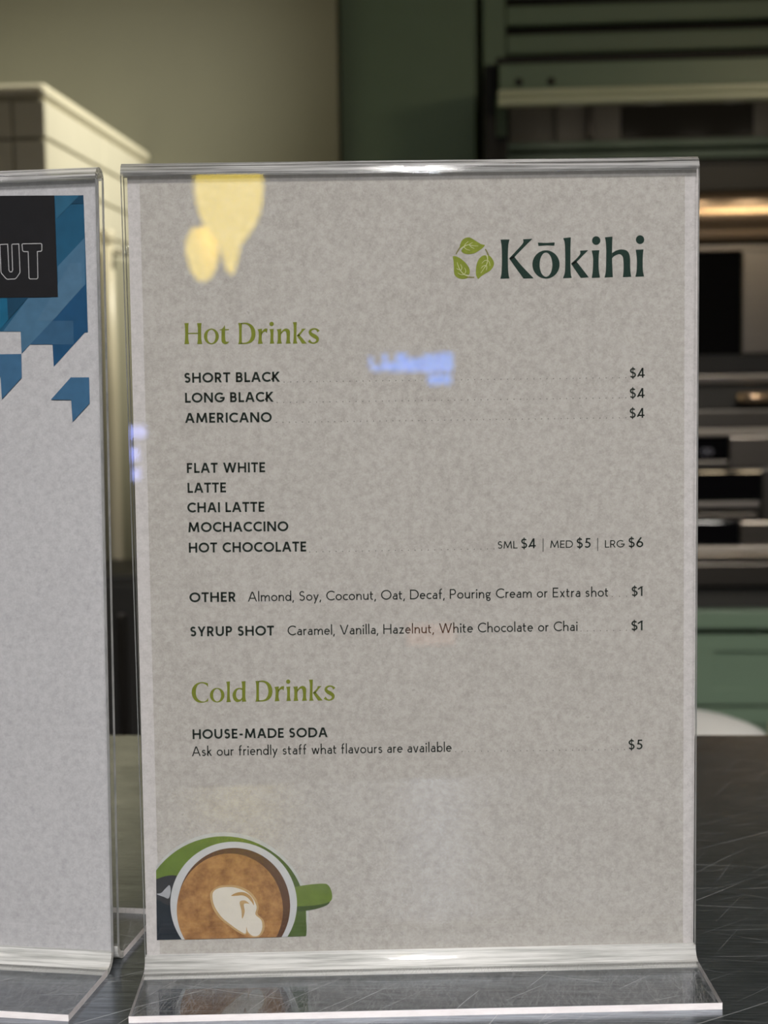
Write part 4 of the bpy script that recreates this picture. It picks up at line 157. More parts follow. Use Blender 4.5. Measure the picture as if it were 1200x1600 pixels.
'latte': [('saucer_rim',[(-43.88,20.67),(-44.07,17.69),(-44.5,14.74),(-44.97,12.78),(-103.68,12.5),(-103.12,42.16),(-101.8,43.83),(-99.79,45.96),(-97.61,47.91),(-95.28,49.65),(-92.81,51.19),(-90.22,52.49),(-87.54,53.56),(-84.77,54.39),(-81.95,54.97),(-79.09,55.29),(-76.21,55.36),(-73.34,55.17),(-70.5,54.72),(-67.7,54.02),(-64.98,53.08),(-62.34,51.89),(-59.82,50.48),(-57.42,48.84),(-55.18,46.99),(-53.09,44.95),(-51.19,42.72),(-49.48,40.34),(-47.98,37.8),(-46.7,35.14),(-45.65,32.38),(-44.83,29.53),(-44.27,26.61),(-43.95,23.65)],'sau_rim'),('saucer',[(-44.86,20.56),(-45.04,17.71),(-45.46,14.88),(-45.97,12.78),(-103.68,12.5),(-103.15,40.62),(-101.43,42.75),(-99.47,44.79),(-97.34,46.65),(-95.07,48.32),(-92.66,49.79),(-90.13,51.04),(-87.51,52.06),(-84.8,52.85),(-82.05,53.4),(-79.25,53.71),(-76.44,53.77),(-73.64,53.59),(-70.86,53.16),(-68.13,52.49),(-65.47,51.59),(-62.9,50.45),(-60.43,49.09),(-58.09,47.52),(-55.89,45.75),(-53.86,43.8),(-52,41.67),(-50.33,39.38),(-48.86,36.96),(-47.61,34.41),(-46.59,31.76),(-45.79,29.03),(-45.23,26.24),(-44.92,23.41)],'sau'),('napkin',[(-103.36,29.36),(-97.24,29.22),(-93.7,12.55),(-103.68,12.5)],'navy'),('spoon',[(-103.21,37.09),(-102.82,37.21),(-102.35,37.4),(-101.84,37.6),(-101.29,37.8),(-100.72,37.98),(-100.14,38.14),(-99.56,38.27),(-98.96,38.38),(-98.32,38.48),(-97.68,38.55),(-97.05,38.59),(-96.49,38.59),(-96,38.53),(-95.59,38.43),(-95.22,38.31),(-94.91,38.15),(-94.66,37.92),(-94.5,37.6),(-94.43,37.16),(-94.49,36.59),(-94.66,35.9),(-94.91,35.11),(-95.22,34.27),(-95.54,33.4),(-95.85,32.53),(-96.16,31.58),(-96.48,30.5),(-96.83,29.4),(-97.19,28.37),(-97.57,27.5),(-97.95,26.9),(-98.35,26.6),(-98.75,26.52),(-99.17,26.62),(-99.61,26.82),(-100.06,27.06),(-100.53,27.29),(-101.04,27.56),(-101.61,27.91),(-102.19,28.31),(-102.76,28.72),(-103.27,29.08),(-103.36,29.14)],'spoon'),('spoon_shine',[(-103.19,31.22),(-103.05,31.29),(-102.8,31.32),(-102.45,31.34),(-102.07,31.38),(-101.7,31.45),(-101.37,31.58),(-101.08,31.79),(-100.8,32.07),(-100.53,32.37),(-100.25,32.7),(-99.98,33.01),(-99.71,33.28),(-99.41,33.57),(-99.11,33.89),(-98.8,34.2),(-98.51,34.45),(-98.26,34.59),(-98.05,34.58),(-97.9,34.36),(-97.78,33.98),(-97.7,33.49),(-97.66,32.94),(-97.65,32.39),(-97.68,31.9),(-97.75,31.42),(-97.88,30.89),(-98.03,30.37),(-98.22,29.89),(-98.43,29.5),(-98.66,29.26),(-98.91,29.18),(-99.2,29.25),(-99.52,29.41),(-99.84,29.61),(-100.15,29.81),(-100.45,29.96),(-100.73,30.06),(-101.01,30.16),(-101.29,30.25),(-101.55,30.34),(-101.81,30.43),(-102.05,30.53),(-102.3,30.64),(-102.57,30.77),(-102.83,30.89),(-103.04,31.01),(-103.17,31.13)],'shine'),('saucer_shade',[(-65.05,50.34),(-64.79,50.33),(-64.1,50.17),(-63.12,49.89),(-62.01,49.52),(-60.9,49.09),(-59.92,48.64),(-59.07,48.15),(-58.2,47.6),(-57.33,46.99),(-56.47,46.34),(-55.64,45.65),(-54.84,44.94),(-54.07,44.21),(-53.31,43.44),(-52.58,42.64),(-51.87,41.81),(-51.19,40.95),(-50.55,40.06),(-49.93,39.13),(-49.33,38.16),(-48.76,37.16),(-48.23,36.15),(-47.74,35.13),(-47.3,34.12),(-46.92,33.11),(-46.58,32.09),(-46.29,31.06),(-46.03,30.04),(-45.81,29.04),(-45.61,28.07),(-45.45,27.2),(-45.33,26.43),(-45.25,25.68),(-45.19,24.87),(-45.15,23.9),(-45.14,22.71),(-45.06,21.1),(-44.93,19.13),(-44.81,17),(-44.81,14.95),(-45,13.2),(-45.17,12.78),(-52.91,12.74),(-52.89,12.99),(-52.29,14.12),(-51.36,15.47),(-50.34,16.96),(-49.44,18.53),(-48.89,20.11),(-48.66,21.75),(-48.55,23.53),(-48.58,25.38),(-48.72,27.25),(-48.97,29.08),(-49.32,30.83),(-49.79,32.5),(-50.4,34.14),(-51.12,35.75),(-51.91,37.31),(-52.77,38.82),(-53.65,40.26),(-54.6,41.67),(-55.65,43.07),(-56.75,44.41),(-57.86,45.66),(-58.94,46.77),(-59.95,47.71),(-60.98,48.48),(-62.11,49.11),(-63.21,49.6),(-64.15,49.97),(-64.8,50.21)],'sau_dark2'),('handle_shade',[(-49.08,26.81),(-48.35,26.82),(-47.32,26.58),(-46.1,26.19),(-44.79,25.78),(-43.48,25.45),(-42.29,25.32),(-41.12,25.44),(-39.87,25.73),(-38.62,26.1),(-37.48,26.47),(-36.55,26.75),(-35.91,26.85),(-35.58,26.76),(-35.49,26.54),(-35.6,26.23),(-35.87,25.87),(-36.28,25.51),(-36.78,25.2),(-37.42,24.9),(-38.25,24.59),(-39.2,24.27),(-40.24,23.97),(-41.3,23.71),(-42.33,23.51),(-43.43,23.35),(-44.66,23.18),(-45.91,23.06),(-47.09,23.01),(-48.09,23.06),(-48.82,23.26),(-49.31,23.69),(-49.63,24.35),(-49.78,25.11),(-49.74,25.86),(-49.51,26.47)],'sau_dark'),('handle',[(-49.92,32.71),(-49.06,32.86),(-48.06,33.03),(-46.98,33.21),(-45.85,33.39),(-44.73,33.53),(-43.55,33.65),(-42.28,33.76),(-41.02,33.85),(-39.86,33.91),(-38.89,33.94),(-38.14,33.94),(-37.56,33.93),(-37.1,33.88),(-36.69,33.76),(-36.3,33.54),(-35.92,33.21),(-35.58,32.78),(-35.29,32.28),(-35.05,31.73),(-34.85,31.17),(-34.7,30.56),(-34.58,29.87),(-34.51,29.17),(-34.51,28.52),(-34.59,27.96),(-34.71,27.52),(-34.88,27.17),(-35.13,26.87),(-35.52,26.59),(-36.11,26.32),(-36.93,26.05),(-37.93,25.78),(-39.08,25.54),(-40.33,25.34),(-41.65,25.17),(-43.13,25.07),(-44.79,25.01),(-46.5,24.98),(-48.09,24.97),(-49.44,24.95),(-49.52,26.31),(-49.63,27.96),(-49.74,29.7),(-49.84,31.35)],'cupg'),('cup_rim',[(-48.38,25.99),(-48.52,23.8),(-48.85,21.63),(-49.36,19.5),(-50.06,17.41),(-50.93,15.4),(-51.97,13.47),(-52.45,12.75),(-93.86,12.55),(-93.88,12.57),(-94.99,14.45),(-95.93,16.42),(-96.7,18.47),(-97.29,20.58),(-97.7,22.73),(-97.91,24.91),(-97.95,27.1),(-97.79,29.29),(-97.45,31.45),(-96.92,33.57),(-96.21,35.64),(-95.33,37.64),(-94.28,39.55),(-93.07,41.37),(-91.71,43.07),(-90.21,44.64),(-88.58,46.08),(-86.84,47.36),(-84.99,48.49),(-83.06,49.46),(-81.04,50.25),(-78.98,50.86),(-76.86,51.28),(-74.72,51.52),(-72.57,51.57),(-70.42,51.43),(-68.29,51.1),(-66.2,50.58),(-64.16,49.88),(-62.18,49.01),(-60.3,47.96),(-58.5,46.75),(-56.82,45.39),(-55.26,43.88),(-53.84,42.24),(-52.56,40.48),(-51.44,38.61),(-50.48,36.65),(-49.7,34.61),(-49.09,32.51),(-48.67,30.37),(-48.43,28.19)],'rim'),('cup_wall',[(-51.05,25.18),(-51.18,23.13),(-51.48,21.1),(-51.93,19.1),(-52.56,17.15),(-53.33,15.26),(-54.26,13.46),(-54.71,12.74),(-91.46,12.56),(-91.46,12.57),(-92.45,14.33),(-93.28,16.17),(-93.96,18.09),(-94.49,20.06),(-94.85,22.08),(-95.04,24.12),(-95.06,26.17),(-94.92,28.22),(-94.61,30.24),(-94.14,32.23),(-93.51,34.17),(-92.73,36.04),(-91.79,37.83),(-90.72,39.53),(-89.51,41.13),(-88.18,42.6),(-86.73,43.95),(-85.18,45.16),(-83.54,46.22),(-81.82,47.12),(-80.03,47.87),(-78.19,48.44),(-76.31,48.84),(-74.41,49.06),(-72.5,49.11),(-70.59,48.98),(-68.7,48.67),(-66.84,48.19),(-65.03,47.54),(-63.28,46.72),(-61.61,45.74),(-60.01,44.61),(-58.52,43.34),(-57.14,41.93),(-55.88,40.39),(-54.75,38.75),(-53.75,37),(-52.91,35.16),(-52.21,33.26),(-51.68,31.29),(-51.3,29.28),(-51.1,27.24)],'brown'),('coffee',[(-53.94,23.71),(-54.06,21.72),(-54.34,19.75),(-54.78,17.81),(-55.36,15.92),(-56.1,14.09),(-56.79,12.73),(-92.7,12.56),(-93.03,13.17),(-93.82,14.95),(-94.46,16.81),(-94.95,18.72),(-95.29,20.68),(-95.47,22.65),(-95.49,24.64),(-95.36,26.63),(-95.07,28.59),(-94.62,30.52),(-94.02,32.4),(-93.28,34.21),(-92.4,35.95),(-91.38,37.6),(-90.24,39.14),(-88.98,40.58),(-87.61,41.88),(-86.14,43.05),(-84.59,44.08),(-82.97,44.96),(-81.28,45.68),(-79.54,46.24),(-77.77,46.62),(-75.97,46.84),(-74.17,46.89),(-72.36,46.77),(-70.58,46.47),(-68.83,46),(-67.12,45.37),(-65.46,44.58),(-63.88,43.63),(-62.38,42.54),(-60.97,41.3),(-59.67,39.93),(-58.48,38.45),(-57.41,36.85),(-56.48,35.16),(-55.68,33.38),(-55.02,31.53),(-54.52,29.62),(-54.17,27.68),(-53.98,25.7)],'coffee'),('milk_halo',[(-81.99,31.55),(-81.69,31.95),(-81.32,32.34),(-80.87,32.72),(-80.38,33.07),(-79.87,33.38),(-79.35,33.63),(-78.81,33.82),(-78.25,33.97),(-77.66,34.08),(-77.05,34.15),(-76.42,34.19),(-75.78,34.22),(-75.11,34.23),(-74.43,34.23),(-73.72,34.2),(-73.01,34.13),(-72.29,34.02),(-71.58,33.86),(-70.85,33.64),(-70.1,33.36),(-69.34,33.05),(-68.61,32.69),(-67.92,32.3),(-67.29,31.89),(-66.73,31.45),(-66.22,30.98),(-65.75,30.47),(-65.32,29.94),(-64.93,29.39),(-64.58,28.83),(-64.27,28.24),(-64,27.61),(-63.78,26.96),(-63.59,26.32),(-63.46,25.7),(-63.37,25.13),(-63.39,24.61),(-63.52,24.12),(-63.7,23.66),(-63.87,23.22),(-63.95,22.78),(-63.89,22.33),(-63.64,21.88),(-63.24,21.45),(-62.76,21.02),(-62.27,20.58),(-61.85,20.11),(-61.55,19.59),(-61.38,19.01),(-61.28,18.38),(-61.24,17.71),(-61.25,17.04),(-61.32,16.41),(-61.45,15.84),(-61.63,15.3),(-61.89,14.78),(-62.2,14.29),(-62.55,13.85),(-62.93,13.48),(-63.32,13.19),(-63.75,13),(-64.24,12.88),(-64.75,12.83),(-65.27,12.84),(-65.75,12.89),(-66.18,12.99),(-66.57,13.17),(-66.92,13.45),(-67.25,13.78),(-67.56,14.1),(-67.84,14.36),(-68.1,14.51),(-68.31,14.51),(-68.46,14.39),(-68.59,14.21),(-68.73,14.03),(-68.9,13.89),(-69.15,13.86),(-69.47,13.93),(-69.83,14.06),(-70.23,14.23),(-70.66,14.45),(-71.12,14.7),(-71.59,14.99),(-72.08,15.32),(-72.61,15.69),(-73.16,16.1),(-73.73,16.54),(-74.31,17),(-74.9,17.48),(-75.52,17.98),(-76.18,18.49),(-76.85,19.03),(-77.51,19.6),(-78.13,20.18),(-78.7,20.78),(-79.23,21.42),(-79.73,22.09),(-80.19,22.78),(-80.62,23.48),(-80.99,24.17),(-81.32,24.86),(-81.59,25.55),(-81.8,26.26),(-81.96,26.96),(-82.09,27.65),(-82.18,28.3),(-82.25,28.89),(-82.3,29.42),(-82.34,29.9),(-82.34,30.34),(-82.29,30.76),(-82.18,31.16)],'halo'),('milk_art',[(-81.02,31.53),(-80.8,31.85),(-80.53,32.13),(-80.21,32.38),(-79.85,32.6),(-79.46,32.79),(-79.04,32.96),(-78.58,33.1),(-78.08,33.21),(-77.54,33.3),(-76.97,33.36),(-76.39,33.4),(-75.8,33.42),(-75.19,33.41),(-74.55,33.39),(-73.9,33.35),(-73.24,33.27),(-72.58,33.16),(-71.93,33),(-71.27,32.79),(-70.59,32.55),(-69.92,32.27),(-69.27,31.95),(-68.65,31.61),(-68.09,31.24),(-67.58,30.85),(-67.1,30.43),(-66.67,29.98),(-66.27,29.51),(-65.9,29.02),(-65.56,28.52),(-65.25,27.99),(-64.96,27.43),(-64.7,26.85),(-64.48,26.26),(-64.32,25.69),(-64.21,25.14),(-64.23,24.62),(-64.35,24.09),(-64.53,23.58),(-64.7,23.09),(-64.79,22.6),(-64.74,22.14),(-64.5,21.72),(-64.13,21.34),(-63.68,20.97),(-63.22,20.6),(-62.81,20.2),(-62.52,19.75),(-62.35,19.24),(-62.24,18.68),(-62.18,18.09),(-62.17,17.49),(-62.2,16.92),(-62.28,16.39),(-62.4,15.88),(-62.58,15.37),(-62.8,14.87),(-63.05,14.42),(-63.34,14.03),(-63.64,13.74),(-63.97,13.53),(-64.34,13.39),(-64.74,13.32),(-65.15,13.31),(-65.55,13.36),(-65.91,13.45),(-66.27,13.62),(-66.63,13.87),(-66.97,14.17),(-67.3,14.5),(-67.58,14.85),(-67.82,15.17),(-68,15.55),(-68.13,16),(-68.22,16.46),(-68.29,16.86),(-68.35,17.13),(-68.42,17.2),(-68.48,16.98),(-68.5,16.52),(-68.51,15.92),(-68.55,15.32),(-68.64,14.81),(-68.81,14.53),(-69.07,14.47),(-69.39,14.55),(-69.76,14.74),(-70.17,14.99),(-70.6,15.29),(-71.05,15.58),(-71.52,15.9),(-72.02,16.25),(-72.55,16.65),(-73.1,17.07),(-73.66,17.53),(-74.24,18),(-74.85,18.51),(-75.51,19.05),(-76.18,19.62),(-76.85,20.21),(-77.48,20.82),(-78.04,21.44),(-78.55,22.09),(-79.03,22.78),(-79.47,23.48),(-79.87,24.18),(-80.22,24.87),(-80.53,25.51),(-80.77,26.12),(-80.96,26.71),(-81.11,27.28),(-81.22,27.83),(-81.29,28.36),(-81.34,28.87),(-81.37,29.37),(-81.38,29.85),(-81.35,30.32),(-81.29,30.76),(-81.18,31.17)],'milk'),('milk_swirl',[(-74.07,29.91),(-73.99,30.05),(-73.72,30.25),(-73.33,30.48),(-72.88,30.71),(-72.4,30.91),(-71.97,31.06),(-71.57,31.17),(-71.13,31.25),(-70.68,31.31),(-70.24,31.33),(-69.8,31.32),(-69.38,31.27),(-68.98,31.18),(-68.58,31.06),(-68.2,30.89),(-67.82,30.7),(-67.47,30.47),(-67.14,30.22),(-66.82,29.93),(-66.52,29.6),(-66.24,29.25),(-65.98,28.87),(-65.75,28.49),(-65.57,28.12),(-65.43,27.7),(-65.32,27.23),(-65.24,26.75),(-65.2,26.32),(-65.2,26),(-65.24,25.84),(-65.32,25.86),(-65.45,26.04),(-65.62,26.33),(-65.81,26.67),(-66.02,27.02),(-66.24,27.33),(-66.46,27.62),(-66.71,27.93),(-66.97,28.26),(-67.24,28.57),(-67.52,28.86),(-67.81,29.1),(-68.11,29.31),(-68.43,29.49),(-68.75,29.64),(-69.08,29.77),(-69.41,29.87),(-69.74,29.95),(-70.05,29.98),(-70.36,29.98),(-70.68,29.95),(-71,29.91),(-71.33,29.87),(-71.68,29.86),(-72.1,29.84),(-72.61,29.82),(-73.13,29.8),(-73.59,29.8),(-73.93,29.83)],'swirl'),('milk_swirl',[(-70.77,27.3),(-70.59,27.58),(-70.3,27.78),(-69.94,27.9),(-69.55,27.96),(-69.16,27.96),(-68.81,27.92),(-68.47,27.79),(-68.1,27.55),(-67.73,27.26),(-67.4,26.96),(-67.16,26.71),(-67.03,26.54),(-67.06,26.49),(-67.21,26.51),(-67.44,26.57),(-67.71,26.64),(-67.98,26.69),(-68.19,26.7),(-68.38,26.69),(-68.58,26.7),(-68.77,26.68),(-68.95,26.62),(-69.09,26.49),(-69.18,26.26),(-69.19,25.9),(-69.14,25.43),(-69.05,24.89),(-68.96,24.32),(-68.91,23.75),(-68.92,23.24),(-69.03,22.71),(-69.2,22.11),(-69.41,21.52),(-69.63,21.01),(-69.82,20.68),(-69.96,20.59),(-70.04,20.8),(-70.09,21.26),(-70.11,21.89),(-70.13,22.6),(-70.15,23.31),(-70.2,23.94),(-70.31,24.53),(-70.46,25.16),(-70.62,25.79),(-70.76,26.38),(-70.82,26.9)],'halo')],
'text': [('SHORT BLACK','b',(-86.82,230.35),(-50.58,230.24),3.77),('LONG BLACK','b',(-86.72,222.81),(-53.2,222.7),3.77),('AMERICANO','b',(-87,215.15),(-54.05,214.97),3.78),('FLAT WHITE','b',(-86.78,196.09),(-57.01,195.92),3.81),('LATTE','b',(-86.74,188.5),(-72.09,188.45),3.82),('CHAI LATTE','b',(-87.05,180.95),(-57.62,180.77),3.83),('MOCHACCINO','b',(-86.89,173.37),(-48.64,173.13),3.84),('HOT CHOCOLATE','b',(-86.87,165.5),(-41.96,165.19),3.85),('OTHER','b',(-87.2,146.28),(-69.44,146.21),3.82),('SYRUP SHOT','b',(-87.27,133),(-54.99,132.78),3.84),('Almond, Soy, Coconut, Oat, Decaf, Pouring Cream or Extra shot','l',(-64.78,146.17),(74.3,145.57),3.8),('Caramel, Vanilla, Hazelnut, White Chocolate or Chai','l',(-49.77,132.7),(62.35,132.37),3.83),('HOUSE-MADE SODA','b',(-87.44,92.66),(-35.1,92.42),3.84),('Ask our friendly staff what flavours are available','l',(-87.92,85.88),(13.01,85.61),3.85),('$4','m',(82.52,229.68),(88.3,229.69),3.71),('$4','m',(82.48,221.99),(88.26,222),3.73),('$4','m',(82.41,214.39),(88.23,214.39),3.73),('SML','s',(31.65,164.97),(39.3,164.96),2.87),('$4','m',(40.58,164.93),(46.35,164.93),3.8),('MED','s',(51.88,164.89),(60.67,164.83),2.87),('$5','m',(62.01,164.71),(67.54,164.71),3.79),('LRG','s',(73.03,164.64),(80.55,164.64),2.88),('$6','m',(82.03,164.61),(87.82,164.61),3.8),('$1','m',(83.24,145.61),(87.56,145.61),3.75),('$1','m',(83.15,132.19),(87.58,132.18),3.76),('$5','m',(82.09,85.11),(87.71,85.1),3.87)],
'dots': [[(-49.03,230.07),(-46.54,230.06),(-44.05,230.06),(-41.56,230.05),(-39.07,230.05),(-36.57,230.04),(-34.08,230.03),(-31.59,230.03),(-29.09,230.02),(-26.6,230.02),(-24.1,230.01),(-21.61,230),(-19.11,230),(-16.62,229.99),(-14.12,229.98),(-11.62,229.98),(-9.13,229.97),(-6.63,229.97),(-4.13,229.96),(-1.63,229.95),(0.87,229.95),(3.37,229.94),(5.87,229.93),(8.37,229.93),(10.87,229.92),(13.37,229.92),(15.87,229.91),(18.37,229.9),(20.87,229.9),(23.38,229.89),(25.88,229.89),(28.38,229.88),(30.89,229.87),(33.39,229.87),(35.9,229.86),(38.4,229.85),(40.91,229.85),(43.41,229.84),(45.92,229.84),(48.43,229.83),(50.93,229.82),(53.44,229.82),(55.95,229.81),(58.46,229.8),(60.97,229.8),(63.48,229.79),(65.98,229.79),(68.5,229.78),(71.01,229.77),(73.52,229.77),(76.03,229.76),(78.54,229.75),(81.05,229.75)],[(-51.87,222.36),(-49.37,222.36),(-46.87,222.35),(-44.38,222.35),(-41.88,222.34),(-39.38,222.34),(-36.88,222.34),(-34.38,222.33),(-31.88,222.33),(-29.38,222.32),(-26.88,222.32),(-24.38,222.31),(-21.88,222.31),(-19.37,222.3),(-16.87,222.3),(-14.37,222.29),(-11.86,222.29),(-9.36,222.28),(-6.86,222.28),(-4.35,222.27),(-1.85,222.27),(0.66,222.26),(3.17,222.26),(5.67,222.25),(8.18,222.25),(10.69,222.25),(13.19,222.24),(15.7,222.24),(18.21,222.23),(20.72,222.23),(23.23,222.22),(25.74,222.22),(28.25,222.21),(30.76,222.21),(33.27,222.2),(35.78,222.2),(38.29,222.19),(40.81,222.19),(43.32,222.18),(45.83,222.18),(48.34,222.17),(50.86,222.17),(53.37,222.16),(55.89,222.16),(58.4,222.15),(60.92,222.15),(63.43,222.15),(65.95,222.14),(68.47,222.14),(70.98,222.13),(73.5,222.13),(76.02,222.12),(78.54,222.12),(81.06,222.11)],[(-52.28,214.84),(-49.82,214.84),(-47.36,214.83),(-44.9,214.82),(-42.44,214.82),(-39.98,214.81),(-37.52,214.81),(-35.06,214.8),(-32.6,214.79),(-30.14,214.79),(-27.67,214.78),(-25.21,214.77),(-22.75,214.77),(-20.28,214.76),(-17.82,214.76),(-15.36,214.75),(-12.89,214.74),(-10.43,214.74),(-7.96,214.73),(-5.5,214.72),(-3.03,214.72),(-0.56,214.71),(1.9,214.71),(4.37,214.7),(6.84,214.69),(9.31,214.69),(11.78,214.68),(14.25,214.67),(16.71,214.67),(19.18,214.66),(21.65,214.66),(24.13,214.65),(26.6,214.64),(29.07,214.64),(31.54,214.63),(34.01,214.62),(36.48,214.62),(38.96,214.61),(41.43,214.61),(43.9,214.6),(46.38,214.59),(48.85,214.59),(51.33,214.58),(53.8,214.57),(56.28,214.57),(58.76,214.56),(61.23,214.55),(63.71,214.55),(66.19,214.54),(68.67,214.54),(71.14,214.53),(73.62,214.52),(76.1,214.52),(78.58,214.51),(81.06,214.5)],[(-40.62,164.99),(-38.09,164.99),(-35.57,164.98),(-33.04,164.98),(-30.52,164.98),(-27.99,164.98),(-25.46,164.97),(-22.94,164.97),(-20.41,164.97),(-17.88,164.97),(-15.35,164.96),(-12.83,164.96),(-10.3,164.96),(-7.77,164.96),(-5.24,164.95),(-2.71,164.95),(-0.18,164.95),(2.35,164.95),(4.89,164.94),(7.42,164.94),(9.95,164.94),(12.48,164.94),(15.01,164.93),(17.55,164.93),(20.08,164.93),(22.62,164.92),(25.15,164.92),(27.69,164.92),(30.22,164.92)],[(75.89,145.57),(78.62,145.58),(81.35,145.59)],[(63.71,132.3),(66.23,132.29),(68.75,132.29),(71.27,132.29),(73.79,132.28),(76.31,132.28),(78.84,132.28),(81.36,132.27)],[(14.61,85.66),(17.15,85.64),(19.68,85.62),(22.22,85.6),(24.75,85.58),(27.29,85.56),(29.82,85.54),(32.36,85.52),(34.9,85.5),(37.43,85.48),(39.97,85.46),(42.51,85.44),(45.05,85.42),(47.59,85.4),(50.13,85.38),(52.67,85.36),(55.21,85.34),(57.75,85.32),(60.29,85.3),(62.83,85.28),(65.37,85.26),(67.92,85.24),(70.46,85.22),(73,85.2),(75.55,85.18),(78.09,85.16),(80.64,85.14)]],
'bars': [[(48.99,168.63),(49.33,168.62),(49.31,163.47),(48.96,163.47)],[(70.04,168.51),(70.39,168.51),(70.38,163.42),(70.04,163.43)]],
'sheet': [(-106.04,309),(108.52,309.18),(107.97,4.38),(-107.81,5.96)],
'print_area': [(-101.52,304.82),(103.33,305.33),(103.89,5.26),(-102.64,6.88)],
'left_corner': {'papTR':(0.27,306.36),'papBR':(-0.91,1.1),'L0':(-39.5,307.16),'L1':(-47.69,0.54)},
'left_shapes': [('blue_field',[(-17.9,300.68),(-5.81,300.41),(-5.44,275.35),(-5.19,247.88),(-6.43,247.91),(-19.42,234.93),(-19.73,243.5),(-28.95,243.66),(-32.52,240.09),(-32.67,248.75),(-41.06,248.91),(-63.52,249.34),(-63,267.09),(-18.74,266.03)],'bl_mid'),('dark_facet',[(-5.79,266.41),(-5.19,247.88),(-6.43,247.91),(-19.42,234.93),(-19.73,243.5),(-28.95,243.66),(-19.5,252.67)],'bl_deep'),('pale_band',[(-16.95,273.45),(-5.75,284.16),(-5.79,266.41),(-19.5,252.67),(-28.95,243.66),(-32.51,240.37),(-32.59,248.75),(-39.94,248.89),(-29.23,261.77),(-16.94,261.7)],'bl_pale'),('mid_facet',[(-11.07,252.5),(-10.99,243.35),(-19.73,243.5),(-28.95,243.66),(-19.5,252.67)],'bl_soft'),('paler_facet',[(-11.65,274.69),(-7.13,274.71),(-7.12,265.41),(-17.63,254.36),(-19.5,252.67),(-25.76,252.79)],'bl_pale2'),('corner_facet',[(-17.46,300.67),(-7.41,300.4),(-16.95,291.65)],'bl_mid2'),('shadow_facet',[(-7.41,300.4),(-5.81,300.41),(-5.81,297.26),(-10.76,297.22)],'bl_dark'),('teal_facet',[(-63.14,262.54),(-37.88,261.96),(-37.59,253.38),(-41.8,248.93),(-63.52,249.34)],'bl_teal'),('night_facet',[(-37.88,261.96),(-29.23,261.77),(-37.59,253.38)],'bl_dark'),('lower_arrow',[(-45.77,240.1),(-32.52,240.02),(-32.61,230.79),(-41.02,222.48),(-41.38,231.27),(-46.01,231.33)],'bl_arrow'),('loose_arrow',[(-12.46,230.65),(-5,230.55),(-5,220.53),(-12.13,213.42),(-12.52,221.94),(-20.84,222.11)],'bl_arrow')],
'left_black': [(-61.98,301.9),(-17.46,300.67),(-16.93,261.83),(-63.15,262.12)],
'left_UT': [[(-39.94,282.52),(-36.97,282.58),(-36.72,272.58),(-36.29,271.87),(-35.55,271.85),(-35.16,272.54),(-35.28,282.25),(-34.97,282.52),(-32.39,282.52),(-32.15,271.63),(-32.46,271.08),(-33.69,269.51),(-34.29,269.11),(-37.4,269.05),(-37.99,269.34),(-39.79,271.41),(-39.99,271.97),(-40.16,282.32)],[(-30.76,282.54),(-23.33,282.47),(-22.97,282.11),(-23.03,279.83),(-23.33,279.49),(-24.88,279.4),(-24.91,269.3),(-25.36,268.89),(-28.16,268.96),(-28.52,269.32),(-28.63,279.43),(-30.47,279.55),(-30.9,279.98),(-31.07,282.27)]]
}
# ------------------------------------------------------------------ materials
def paper_mat(name, c0, c1, fleck=0.35):
    m, n, l, b = mat(name)
    tc = n.new('ShaderNodeTexCoord')
    n1 = n.new('ShaderNodeTexNoise'); n1.inputs['Scale'].default_value = 330; n1.inputs['Detail'].default_value = 6; n1.inputs['Roughness'].default_value = 0.72
    n2 = n.new('ShaderNodeTexNoise'); n2.inputs['Scale'].default_value = 900; n2.inputs['Detail'].default_value = 4; n2.inputs['Distortion'].default_value = 1.2
    n3 = n.new('ShaderNodeTexNoise'); n3.inputs['Scale'].default_value = 28; n3.inputs['Detail'].default_value = 3
    for q in (n1, n2, n3): l.new(tc.outputs['Object'], q.inputs[0])
    a = n.new('ShaderNodeMath'); a.operation = 'MULTIPLY_ADD'; a.inputs[1].default_value = 0.6
    l.new(n2.outputs['Fac'], a.inputs[0]); l.new(n1.outputs['Fac'], a.inputs[2])
    a2 = n.new('ShaderNodeMath'); a2.operation = 'MULTIPLY_ADD'; a2.inputs[1].default_value = 0.18
    l.new(n3.outputs['Fac'], a2.inputs[0]); l.new(a.outputs[0], a2.inputs[2])
    mr = n.new('ShaderNodeMapRange'); mr.inputs[1].default_value = 0.58; mr.inputs[2].default_value = 1.04
    l.new(a2.outputs[0], mr.inputs[0])
    mx = n.new('ShaderNodeMix'); mx.data_type = 'RGBA'; mx.inputs[6].default_value = (*c0, 1); mx.inputs[7].default_value = (*c1, 1)
    l.new(mr.outputs[0], mx.inputs[0])
    # sparse dark fibres
    v = n.new('ShaderNodeTexNoise'); v.inputs['Scale'].default_value = 330; v.inputs['Detail'].default_value = 2
    l.new(tc.outputs['Object'], v.inputs[0])
    r2 = n.new('ShaderNodeMapRange'); r2.inputs[1].default_value = 0.74; r2.inputs[2].default_value = 0.80; r2.inputs[4].default_value = fleck
    l.new(v.outputs['Fac'], r2.inputs[0])
    m2 = n.new('ShaderNodeMix'); m2.data_type = 'RGBA'; m2.inputs[7].default_value = (c0[0]*.45, c0[1]*.45, c0[2]*.45, 1)
    l.new(r2.outputs[0], m2.inputs[0]); l.new(mx.outputs[2], m2.inputs[6]); l.new(m2.outputs[2], b.inputs['Base Color'])
    b.inputs['Roughness'].default_value = 0.9; b.inputs['Specular IOR Level'].default_value = 0.1
    return m
def ink(name, col, var=0.12, scale=420):
    return simple(name, col, 0.85, 0, var, scale, spec=0.1)

